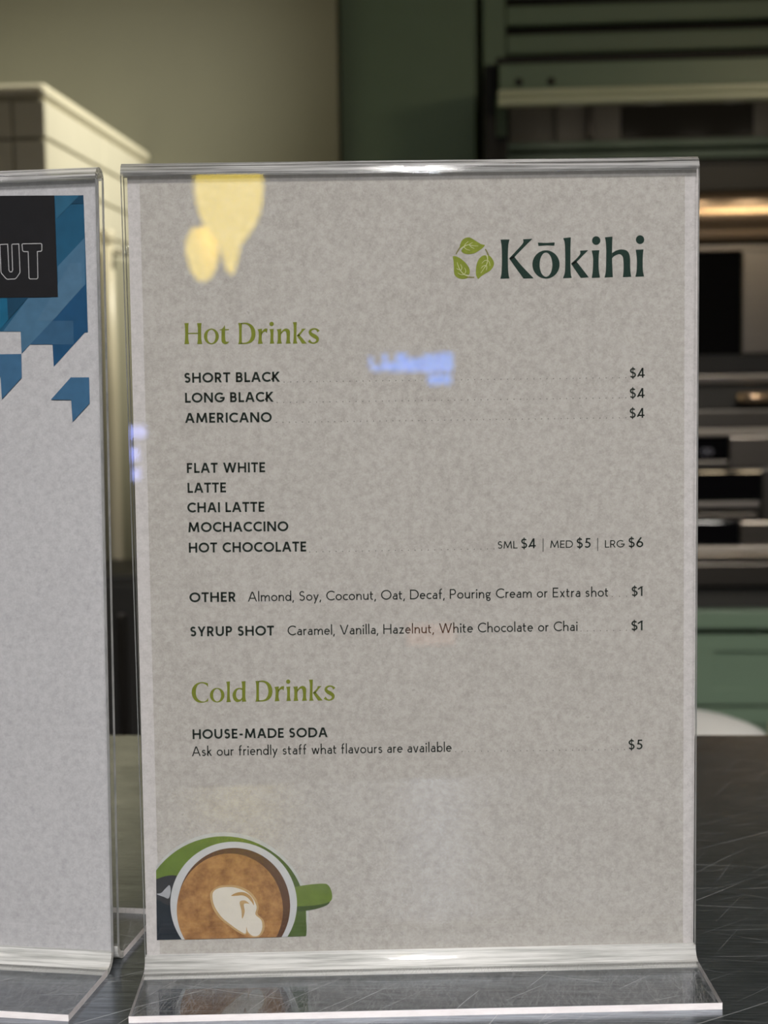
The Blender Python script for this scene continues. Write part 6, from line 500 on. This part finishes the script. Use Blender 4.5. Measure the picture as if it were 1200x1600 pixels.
    if c == 't': return 36, [S(*([(13,86),(13,20)]+arcp(28,20,15,20-h,180,285,10))), S((0,X-h),(34,X-h))]
    if c == 'u': return 54, [st(54-h,0,X), S(*([(h,X),(h,26)]+arcp(26,26,26-h,26-h,180,352,14)))]
    if c == 'v': return 56, [D(0,64,(h*1.1,64),(28-h*.3,0)), D(0,64,(56-h*1.1,64),(28+h*.3,0))]
    if c == 'w': return 84, [D(0,64,(h*1.1,64),(24,0)), D(0,64,(24,0),(42,64)), D(0,64,(42,64),(60,0)), D(0,64,(60,0),(84-h*1.1,64))]
    if c == 'x': return 52, [D(0,64,(h*1.2,64),(52-h*1.2,0)), D(0,64,(h*1.2,0),(52-h*1.2,64))]
    if c == 'y': return 56, [D(0,64,(h*1.1,64),(28,2)), D(-30,64,(56-h*1.1,64),(12,-30))]
    if c == 'z': return 48, [S((2,X-h),(46,X-h)), S((0,h),(48,h)), D(0,64,(h,0),(48-h,64))]
    return 26, []
def clip_y(poly, y, keep_above):
    o = []; n = len(poly)
    for i in range(n):
        p, q = poly[i], poly[(i+1) % n]; sp, sq = (p[1]-y, q[1]-y) if keep_above else (y-p[1], y-q[1])
        if sp >= 0: o.append(p)
        if (sp >= 0) != (sq >= 0):
            k = sp/(sp-sq); o.append((p[0]+(q[0]-p[0])*k, p[1]+(q[1]-p[1])*k))
    return o
def stroke_polys(pts, h):
    P = [Vector(p) for p in pts]; n = len(P); closed = (P[0]-P[-1]).length < 1e-3 and n > 3
    if closed: P = P[:-1]; n -= 1
    out = []; L = []; Rr = []
    for i in range(n):
        a = P[i]-P[i-1] if (i > 0 or closed) else P[1]-P[0]
        b = P[(i+1) % n]-P[i] if (i < n-1 or closed) else P[i]-P[i-1]
        a = a.normalized() if a.length > 1e-6 else b.normalized(); b = b.normalized() if b.length > 1e-6 else a
        tn = (a+b).normalized(); nn = Vector((-tn.y, tn.x)); k = 1/max(0.55, nn.dot(Vector((-a.y, a.x))))
        L.append(P[i]+nn*h*k); Rr.append(P[i]-nn*h*k)
    for i in range(n if closed else n-1):
        j = (i+1) % n
        out.append([tuple(L[i]), tuple(L[j]), tuple(Rr[j]), tuple(Rr[i])])
    return out
def text_line(name, s, a, b, cap, h, material, y, parent):
    "one printed line: baseline from a to b (mm on the sheet)"
    sb = 17 if h > 7 else 15; x = 0; polys = []
    prev = None
    for c in s:
        if c == ' ': x += 36; prev = None; continue
        w, G = glyph(c, h)
        gapx = sb
        if c in 'oceOCGdg' and prev: gapx -= 3
        if prev in ('o','e','c','O','C','D','b') : gapx -= 3
        if c in 'AVTYWvwyt,' and prev: gapx -= 4
        if prev in ('A','V','T','Y','W','v','w','y','r','L','f'): gapx -= 4
        if x > 0: x += gapx
        for g in G:
            if g[0] == 's': ps = stroke_polys(g[1], h)
            elif g[0] == 'w': ps = stroke_polys(g[2], g[1])
            elif g[0] == 'o': ps = [[(g[1][0]+g[2]*math.cos(q*PI/8), g[1][1]+g[2]*math.sin(q*PI/8)) for q in range(16)]]
            else:
                lo, hi, (p, q) = g[1], g[2], g[3]
                p, q = Vector(p), Vector(q); d = (q-p).normalized()*h*2.5
                ps = [clip_y(clip_y(k, lo, True), hi, False) for k in stroke_polys([tuple(p-d), tuple(q+d)], h)]
            polys += [[(u+x, v) for u, v in k] for k in ps if len(k) > 2]
        x += w; prev = c
    A, Bv = Vector(a), Vector(b); d = Bv-A; ln = d.length; e = d/ln; nn = Vector((-e.y, e.x))
    sx, sy = ln/x, cap/100
    return flat(name, [{'poly': [tuple(A+e*u*sx+nn*v*sy) for u, v in k]} for k in polys], y, material, parent)

YS = -0.0006
menu = quad_sheet('menu_sheet', PRINT['sheet'], YS, -YS, M['paper_edge'])
tag(menu, 'grey printed menu sheet listing hot and cold drinks with prices', 'menu')
quad_sheet('printed_page', PRINT['print_area'], YS-0.00012, YS-0.00002, M['paper'], menu)
YT = YS-0.0002
WT = dict(b=(9.5, 'ink_dark'), m=(7.0, 'ink_dark'), s=(6.4, 'ink_dark'), l=(5.8, 'ink_light'))
for s, w, a, b, cap in PRINT['text']:
    text_line('price_text' if s[0] == '$' or w == 's' else 'item_text' if w == 'b' else 'detail_text', s, a, b, cap, WT[w][0], M[WT[w][1]], YT, menu)
for pts in PRINT['dots']:
    flat('dotted_leader', [{'poly': [(p[0]+0.19*math.cos(k*PI/4), p[1]+0.19*math.sin(k*PI/4)) for k in range(8)]} for p in pts], YT, M['ink_dot'], menu)
for q in PRINT['bars']: flat('price_divider', [{'poly': q}], YT, M['ink_dot'], menu)
flat('hot_drinks_heading', PRINT['hot_heading'], YT, M['ink_olive'], menu)['label'] = 'olive green heading for the hot drinks'
flat('cold_drinks_heading', PRINT['cold_heading'], YT, M['ink_olive'], menu)['label'] = 'olive green heading for the cold drinks'
flat('brand_lettering', PRINT['brand_word'], YT, M['ink_logo'], menu)['label'] = 'large dark green lettering'
for lf, stm, vn in zip(PRINT['leaf'], PRINT['stem'], PRINT['vein']):
    o = flat('emblem_leaf', lf, YT, M['ink_leaf'], menu)
    flat('stem', stm, YT-0.00004, M['ink_stem'], o); flat('vein', vn, YT-0.00008, M['ink_vein'], o)
cup = None
for i, (nm, pts, mt) in enumerate(PRINT['latte']):
    o = flat(nm, [{'poly': pts}], YT - 0.00003*i, M[mt], cup or menu)
    if cup is None:
        cup = o; o.name = 'coffee_picture'; o['label'] = 'printed picture of a latte in a green cup seen from above'

# ------------------------------------------------------------------ the poster in the left holder
poster = quad_sheet('poster_sheet', [(-211, 306.4), (0.0, 306.2), (-0.4, 2.2), (-211, 2.2)], -0.0005, 0.0005, M['paper_cool'])
poster.matrix_world = Matrix.Translation(LB + Vector((0, 0, 0.0025))) @ Matrix.Rotation(-TL, 4, 'Z') @ Matrix.Rotation(-R(2.0), 4, 'X')
tag(poster, 'grey poster sheet with blue angular pattern and black box of outlined letters', 'poster')
YP = -0.00065
for i, (nm, pts, mt) in enumerate(PRINT['left_shapes']):
    flat(nm, [{'poly': pts}], YP-0.00003*i, M[mt], poster)
flat('black_title_box', [{'poly': PRINT['left_black']}], YP-0.0004, M['poster_black'], poster)
items = []
for loop in PRINT['left_UT']:
    items += [{'poly': k} for k in stroke_polys(list(loop)+[loop[0]], 0.16)]
flat('outlined_lettering', items, YP-0.00045, M['poster_line'], poster)['label'] = 'thin white outlined capital letters'

# ------------------------------------------------------------------ tiled partition at the left
PX1, PD0, PD1, PTOP = -0.678, 2.39, 3.155, 0.702
part = root('tiled_partition', W(0, 0, 0), -TR, 'cream tiled partition with rounded top edge standing behind the left holder', 'partition')
box('core', -1.45, PX1-0.008, PD0+0.008, PD1, FL+0.002, PTOP-0.025, M['grout'], part)
bm = bmesh.new(); bm_box(bm, -1.47, PX1+0.004, PD0-0.004, PD1, PTOP-0.026, PTOP, 0.012, 4)
link('bullnose_cap', bm, M['cap'], part, False)
TP, TG = 0.0625, 0.0045
row_h = TP
def tile_mesh(w, d, h):
    bm = bmesh.new(); bm_box(bm, -w/2, w/2, -d/2, d/2, -h/2, h/2, 0.0015, 1)
    me = bpy.data.meshes.new('tile'); bmesh.ops.recalc_face_normals(bm, faces=bm.faces); bm.to_mesh(me); bm.free(); me.materials.append(M['tile']); return me
tf = tile_mesh(0.0572-TG, 0.008, TP-TG); side_len = (PD1-PD0)/2; ts = tile_mesh(0.008, side_len-TG, TP-TG)
def piece(nm, me, loc, parent):
    o = bpy.data.objects.new(nm, me); COL.objects.link(o); o.parent = parent; o.location = loc; return o
nrow = 18
for r_ in range(nrow):
    z = PTOP - 0.026 - (r_+0.5)*TP
    for c_ in range(4 if r_ < 18 else 0):
        piece('tile', tf, (PX1 - 0.0286 - c_*0.0572, PD0+0.005+random.uniform(-.0004, .0004), z), part)
    for c_ in range(2 if z > 0.42 else 1):
        piece('tile', ts, (PX1-0.005+random.uniform(-.0004, .0004), PD0 + side_len*(c_+0.5), z), part)
box('side_board', PX1-0.002, PX1+0.006, 2.60, PD1, FL+0.004, 0.455, M['olive'], part, 0.002)

# pipe with a valve beside the partition
pp = root('wall_pipe', W(-0.652, 2.66, 0), -TR, 'pale upright pipe with a small grey valve in the gap between holders', 'pipe')
tube('pipe', [(0, 0, FL+0.001), (0, 0, -0.3), (0, 0, 0.2), (0, 0, 0.486)], 0.0125, M['cream'], pp)
lathe('end_cap', [(0, 0.004), (0.012, 0.003), (0.0145, 0), (0.0145, -0.02), (0.0126, -0.022)], M['cream'], pp).location = (0, 0, 0.489)
v = lathe('valve', [(0, 0.026), (0.010, 0.026), (0.011, 0.022), (0.007, 0.018), (0.007, 0.0), (0, 0)], M['chrome'], pp, 20)
v.rotation_euler = (0, R(90), 0); v.location = (0.012, 0, 0.452)

# dark block, shaped as a cabinet, standing for the shade low in the gap
lc = root('gap_shade_block', W(-0.50, 2.42, FL), -TR, 'dark low cabinet shape added for the shade far behind the gap between the holders', 'cabinet')
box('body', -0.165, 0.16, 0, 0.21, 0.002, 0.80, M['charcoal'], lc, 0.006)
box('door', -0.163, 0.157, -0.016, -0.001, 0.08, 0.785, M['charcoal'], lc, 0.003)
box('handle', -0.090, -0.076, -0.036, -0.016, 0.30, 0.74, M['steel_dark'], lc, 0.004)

# ------------------------------------------------------------------ green tall cabinet
D0 = 3.20
tc_ = root('tall_cabinet', W(0, D0, 0), -TR, 'plain dark green tall cabinet between beige wall and oven tower', 'cabinet')
box('body', -0.272, 0.018, 0.024, 0.52, FL+0.002, CEIL-0.05, M['green'], tc_)
box('door', -0.271, 0.016, 0.0, 0.022, FL+0.10, CEIL-0.06, M['green'], tc_, 0.003)
box('plinth', -0.265, 0.012, 0.03, 0.023, FL+0.002, FL+0.095, M['charcoal'], tc_)

# ------------------------------------------------------------------ green oven tower with louvres, drawers
ot = root('oven_tower', W(0, D0, 0), -TR, 'sage green oven tower with louvred top and panelled drawers at right', 'cabinet')
OX0, OX1 = 0.031, 1.45
box('side_panel', OX0, 0.079, 0.0, 0.52, FL+0.002, CEIL-0.05, M['green'], ot, 0.003)
box('side_panel', 0.702, 0.75, 0.0, 0.52, FL+0.002, CEIL-0.05, M['green'], ot, 0.003)
box('back_panel', 0.079, 0.702, 0.49, 0.52, FL+0.002, CEIL-0.05, M['black'], ot)
for k in range(7):
    z0 = 0.892 + 0.059*k
    s = box('slat', 0.080, 0.701, 0.002, 0.020, z0, z0+0.040, M['green'], ot, 0.004)
box('slat_lining', 0.080, 0.701, 0.045, 0.055, 0.86, 1.31, M['black'], ot)
box('top_panel', 0.080, 0.701, 0.002, 0.02, 1.31, CEIL-0.06, M['green'], ot, 0.003)
box('rail', 0.080, 0.701, 0.0, 0.30, 0.693, 0.709, M['green'], ot, 0.002)
box('rail', 0.080, 0.701, 0.004, 0.30, 0.669, 0.686, M['green'], ot, 0.002)
box('shelf', 0.080, 0.701, 0.02, 0.48, 0.661, 0.668, M['charcoal'], ot)
box('rail', 0.080, 0.701, 0.0, 0.40, -0.335, -0.295, M['green'], ot, 0.003)
box('kick_board', 0.080, 0.701, 0.03, 0.045, -0.293, -0.25, M['charcoal'], ot)
def drawer(z0, z1, knob):
    bm = bmesh.new(); x0, x1, fr = 0.4, 0.70, 0.042
    x0 = 0.082
    bm_box(bm, x0, x1, 0.008, 0.022, z0, z1)
    for a in ((x0, x1, z1-0.036, z1), (x0, x1, z0, z0+0.036), (x1-0.046, x1, z0+0.036, z1-0.036), (x0, 0.522, z0+0.036, z1-0.036)):
        bm_box(bm, a[0], a[1], 0.0, 0.0085, a[2], a[3], 0.0015, 1)
    d = link('drawer', bm, M['green'], ot)
    kx, kz = knob
    kn = lathe('knob', [(0.008, 0), (0.008, 0.012), (0.024, 0.018), (0.027, 0.028), (0.022, 0.036), (0, 0.039)], M['cream'], d, 24)
    kn.rotation_euler = (R(90), 0, 0); kn.location = (kx, 0, kz)
drawer(-0.503, -0.349, (0.40, -0.42)); drawer(-0.80, -0.509, (0.658, -0.548))

# hood flap in front of the niche, lower edge painted pale as if lit
hd = root('hood_canopy', W(0, 2.85, 0), -TR, 'green extractor canopy with lower edge painted bright as if lit and two dark screws', 'hood')
box('canopy_face', 0.058, 0.78, 0.0, 0.018, 0.755, 0.802, M['green'], hd, 0.002)
box('canopy_top', 0.052, 0.78, 0.004, 0.34, 0.803, 0.816, M['black'], hd, 0.003)
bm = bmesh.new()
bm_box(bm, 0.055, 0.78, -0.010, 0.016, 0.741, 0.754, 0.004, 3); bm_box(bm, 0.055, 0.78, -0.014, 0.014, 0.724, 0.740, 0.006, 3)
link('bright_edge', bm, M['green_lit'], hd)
box('side_shade_bar', 0.030, 0.052, 0.05, 0.34, 0.60, 0.812, M['black'], hd, 0.003)  # black bars stand for the shadow at the canopy's left end
box('side_shade_foot', 0.034, 0.078, 0.20, 0.34, 0.59, 0.70, M['black'], hd, 0.003)
for hx in (0.20, 0.36, 0.515, 0.635):
    lathe('added_lamp_disc', [(0, 0.058), (0.034, 0.058), (0.036, 0.052), (0.030, 0.003), (0.028, 0.0), (0, 0.001)], M['white'], hd, 24).location = (hx, 0.11, 0.744)  # discs added to go with the fill lights under the canopy
for x in (0.094, 0.154):
    s = lathe('screw', [(0, 0.003), (0.006, 0.003), (0.008, 0)], M['black'], hd, 16); s.rotation_euler = (R(90), 0, 0); s.location = (x, 0, 0.768)

# microwave in the niche
mw = root('microwave', W(0, D0+0.03, 0.710), -TR, 'grey steel microwave in the niche under the green canopy', 'microwave')
box('body', 0.085, 0.70, 0.02, 0.40, 0.0, 0.13, M['grey_enamel'], mw, 0.004)
box('front_panel', 0.185, 0.70, 0.0, 0.019, 0.002, 0.12, M['grey_enamel'], mw, 0.003)
box('window', 0.322, 0.60, -0.004, -0.0005, 0.006, 0.075, M['smoked_glass'], mw, 0.002)
box('handle', 0.250, 0.262, -0.02, -0.0005, 0.006, 0.10, M['steel_dark'], mw, 0.003)

# upper oven
o1 = root('wall_oven', W(0, D0, 0), -TR, 'upper wall oven with steel fascia tinted bronze for warm reflections and black glass door', 'oven')
box('body', 0.081, 0.700, 0.03, 0.45, 0.085, 0.655, M['charcoal'], o1)
box('upper_trim', 0.081, 0.700, 0.012, 0.028, 0.600, 0.660, M['charcoal'], o1, 0.003)
bm = bmesh.new()
prof = [(0.028, 0.597), (0.004, 0.596), (-0.003, 0.588), (-0.0075, 0.572), (-0.0095, 0.555), (-0.0095, 0.540), (-0.006, 0.526), (0.000, 0.513), (-0.004, 0.503), (0.002, 0.496), (0.028, 0.496)]
e0 = [bm.verts.new((0.081, y, z)) for y, z in prof]; e1 = [bm.verts.new((0.700, y, z)) for y, z in prof]
for i in range(len(prof)-1): bm.faces.new((e0[i], e1[i], e1[i+1], e0[i+1]))
bm.faces.new([bm.verts.new(v.co) for v in e0]); bm.faces.new([bm.verts.new(v.co) for v in e1[::-1]])
link('control_fascia', bm, M['steel_bright'], o1, True)['label'] = 'rounded steel control fascia, tinted bronze for warm reflections'
box('door_rail', 0.081, 0.700, 0.0, 0.028, 0.474, 0.486, M['steel'], o1, 0.002)
box('door_glass', 0.081, 0.573, 0.004, 0.028, 0.257, 0.473, M['black_glass'], o1, 0.002)
box('door_frame', 0.574, 0.700, 0.0, 0.028, 0.257, 0.473, M['steel'], o1, 0.003)
box('lower_band', 0.081, 0.700, 0.006, 0.028, 0.214, 0.256, M['black'], o1, 0.002)
box('steel_strip', 0.081, 0.700, 0.0, 0.028, 0.194, 0.213, M['steel'], o1, 0.003)
box('vent_band', 0.081, 0.700, 0.014, 0.028, 0.139, 0.193, M['charcoal'], o1, 0.002)
h_ = tube('handle', [(0.562, -0.02, 0.165), (0.60, -0.02, 0.165), (0.69, -0.02, 0.165)], 0.011, M['steel_bright'], o1)
for hx in (0.58, 0.68): tube('bracket', [(hx, -0.02, 0.165), (hx, 0.0, 0.165), (hx, 0.014, 0.165)], 0.005, M['steel'], h_)
box('grey_panel', 0.081, 0.700, 0.0, 0.028, 0.099, 0.138, M['steel_dark'], o1, 0.003)
box('steel_strip', 0.081, 0.700, -0.004, 0.028, 0.0835, 0.0985, M['satin'], o1, 0.002)

# lower oven
o2 = root('wall_oven', W(0, D0, 0), -TR, 'lower wall oven with square black display and dark handle band', 'oven')
box('body', 0.081, 0.700, 0.03, 0.45, -0.245, 0.080, M['charcoal'], o2)
ds = box('display', 0.081, 0.549, 0.004, 0.028, 0.031, 0.081, M['black_glass'], o2, 0.001)
for k in range(2):
    bm = bmesh.new(); oo = [bm.verts.new((0.497+0.012*k+0.0065*math.cos(PI*i/12), 0.0034, 0.050+0.0065*math.sin(PI*i/12))) for i in range(24)]
    ii = [bm.verts.new((0.497+0.012*k+0.0048*math.cos(PI*i/12), 0.0034, 0.050+0.0048*math.sin(PI*i/12))) for i in range(24)]
    for i in range(24): bm.faces.new((oo[i], oo[(i+1) % 24], ii[(i+1) % 24], ii[i]))
    link('display_ring', bm, M['screen_mark'], ds)
box('steel_panel', 0.550, 0.700, 0.0, 0.028, 0.014, 0.081, M['steel'], o2, 0.003)
box('steel_strip', 0.081, 0.549, 0.004, 0.028, 0.014, 0.030, M['steel_dark'], o2, 0.002)
box('handle_band', 0.081, 0.618, -0.026, 0.010, -0.055, 0.012, M['black_glass'], o2, 0.006, 3)
box('steel_strip', 0.081, 0.612, -0.02, 0.028, -0.0705, -0.0565, M['satin_dark'], o2, 0.003)
box('door_frame', 0.619, 0.700, 0.004, 0.028, -0.10, 0.0125, M['steel_dark'], o2, 0.003)
box('rear_strip', 0.081, 0.612, 0.0, 0.028, -0.100, -0.083, M['steel_dark'], o2, 0.003)
box('lower_glass', 0.081, 0.573, 0.004, 0.028, -0.153, -0.102, M['black_glass'], o2, 0.002)
box('lower_frame', 0.574, 0.700, 0.0, 0.028, -0.153, -0.102, M['steel'], o2, 0.003)
box('bottom_strip', 0.081, 0.700, -0.006, 0.028, -0.171, -0.154, M['satin'], o2, 0.005)
box('bottom_strip', 0.081, 0.700, 0.0, 0.028, -0.191, -0.172, M['steel'], o2, 0.002)
box('vent_panel', 0.081, 0.700, 0.002, 0.028, -0.240, -0.193, M['steel_dark'], o2, 0.002)

# ------------------------------------------------------------------ white stool behind the counter
sx_, sd_, sz_ = 0.235, 2.0, -0.252
stl = root('bar_stool', W(sx_, sd_, FL), -TR, 'round glossy white stool seat showing just over the counter edge', 'stool')
hs = sz_ - FL
lathe('seat', [(0, hs), (0.09, hs-0.001), (0.14, hs-0.006), (0.160, hs-0.014), (0.168, hs-0.026), (0.162, hs-0.038), (0.12, hs-0.046), (0, hs-0.048)], M['white'], stl, 48)
for k in range(4):
    a = PI/4 + k*PI/2
    tube('leg', [(0.10*math.cos(a), 0.10*math.sin(a), hs-0.044), (0.15*math.cos(a), 0.15*math.sin(a), hs*0.5), (0.19*math.cos(a), 0.19*math.sin(a), 0.004)], 0.011, M['chrome'], stl, 12)
tube('foot_ring', [(0.155*math.cos(i*PI/16), 0.155*math.sin(i*PI/16), hs*0.42) for i in range(33)], 0.007, M['chrome'], stl, 10)

# ------------------------------------------------------------------ what the acrylic mirrors: lamps and signs behind the viewer
def pendant(loc, prof, label):
    r_ = root('pendant_lamp', loc, 0, label, 'lamp', 'amber pendant lamps')
    lathe('shade', prof, M['lamp_glass'], r_, 36)
    top = max(z for _, z in prof)
    lathe('socket', [(0.012, top-0.004), (0.016, top), (0.016, top+0.03), (0.006, top+0.04), (0, top+0.04)], M['black'], r_, 20)
    tube('cord', [(0, 0, top+0.038), (0, 0, 1.2-loc[2]), (0, 0, CEIL-0.012-loc[2])], 0.0025, M['black'], r_, 8)
    lathe('canopy', [(0.045, 0), (0.045, -0.014), (0.01, -0.022), (0, -0.022)], M['black'], r_, 24).location = (0, 0, CEIL-loc[2])
pendant((-0.271, -2.5, 0.432), [(0, 0), (0.008, 0.006), (0.015, 0.032), (0.022, 0.060), (0.036, 0.078), (0.052, 0.100), (0.063, 0.125), (0.070, 0.165), (0.070, 0.195), (0.058, 0.225), (0.03, 0.245), (0.012, 0.25)], 'onion shaped amber glass pendant lamp, larger of the two, behind the viewer')
pendant((-0.336, -2.58, 0.423), [(0, 0), (0.016, 0.008), (0.028, 0.030), (0.035, 0.06), (0.034, 0.085), (0.024, 0.108), (0.010, 0.116)], 'small egg shaped amber glass pendant lamp behind the viewer')
def sign(name, x0, x1, y, z0, z1, face, label, cat):
    r_ = root(name, ((x0+x1)/2, y, (z0+z1)/2), -TR, label, cat)
    w, h = (x1-x0)/2, (z1-z0)/2
    box('sign_case', -w-0.006, w+0.006, -0.045, -0.002, -h-0.006, h+0.006, M['black'], r_, 0.003)
    box('lit_face', -w, w, -0.004, 0.0, -h, h, face, r_, 0.001)
    box('wall_bracket', -0.01, 0.01, -0.20, -0.045, -0.01, 0.01, M['black'], r_)
    return r_
def neon_sign(name, x0, x1, y, z0, z1, face, bars, label):
    r_ = root(name, ((x0+x1)/2, y, (z0+z1)/2), -TR, label, 'sign')
    w, h = (x1-x0)/2, (z1-z0)/2
    box('sign_case', -w-0.006, w+0.006, -0.045, -0.010, -h-0.006, h+0.006, M['black'], r_, 0.003)
    for a, b_, c, d in bars:
        box('lit_bar', -w+a*2*w, -w+b_*2*w, -0.0095, 0.0, -h+c*2*h, -h+d*2*h, face, r_, 0.003)
    box('wall_bracket', -0.01, 0.01, -0.20, -0.045, -0.01, 0.01, M['black'], r_)
neon_sign('light_sign', 0.015, 0.235, -3.13, 0.190, 0.275, M['blue_glow'],
          [(0.0, 0.035, 0.55, 0.95), (0.03, 0.16, 0.50, 0.66), (0.15, 0.20, 0.52, 1.0), (0.20, 0.31, 0.48, 0.74), (0.30, 0.42, 0.46, 1.0), (0.42, 0.60, 0.46, 0.86), (0.61, 0.78, 0.44, 0.96), (0.79, 0.95, 0.44, 1.0), (0.66, 0.93, 0.08, 0.36)],
          'glowing blue sign of uneven bars on the wall behind the viewer')
neon_sign('light_sign', -0.605, -0.54, -3.13, -0.03, 0.105, M['white_glow'],
          [(0.0, 0.30, 0.30, 1.0), (0.32, 0.95, 0.78, 1.0), (0.32, 0.66, 0.36, 0.60), (0.30, 0.70, 0.0, 0.22)], 'glowing white and violet sign of stacked bars at the left behind the viewer')
sign('strip_light', 0.13, 0.20, -3.13, 0.72, 1.20, M['tall_glow'], 'tall white strip light on the wall behind the viewer', 'light')
sign('light_sign', 0.10, 0.22, -3.13, -0.46, -0.405, M['amber_glow'], 'dim coral sign low on the wall behind the viewer', 'sign')

# ceiling fittings
for x, d, w, dd, lb in ((0.25, -1.30, 1.1, 0.5, 'long glowing ceiling panel over the front of the counter'), (0.7, 1.0, 0.6, 0.3, 'small glowing ceiling panel added to brighten the kitchen')):
    r_ = root('ceiling_light', W(x, d, CEIL), -TR, lb, 'light')
    box('frame', -w/2-0.02, w/2+0.02, -dd/2-0.02, dd/2+0.02, -0.03, -0.0005, M['white'], r_)
    box('diffuser', -w/2, w/2, -dd/2, dd/2, -0.045, -0.031, M['panel_glow'], r_)
for gx in (0.80, 0.935):
    gl_ = root('globe_lamp', W(gx, 1.6, 0.95), -TR, 'warm white globe lamp over the kitchen, ' + ('left' if gx < 0.9 else 'right') + ' one of the pair', 'lamp', 'warm globe lamps over the kitchen')
    lathe('globe', [(0.06*math.sin(PI*k/14), 0.06*math.cos(PI*k/14)) for k in range(15)], M['globe_glow'], gl_, 28)
    tube('stem', [(0, 0, 0.058), (0, 0, 0.4), (0, 0, CEIL-0.95-0.001)], 0.005, M['black'], gl_, 10)
dl = root('downlight', W(0.85, 2.50, CEIL), -TR, 'round recessed downlight in the kitchen ceiling aimed at the tiles', 'light')
lathe('bezel', [(0.075, 0), (0.075, -0.006), (0.06, -0.012), (0.055, -0.004), (0.055, 0)], M['white'], dl, 32)
bpy.context.view_layer.update()
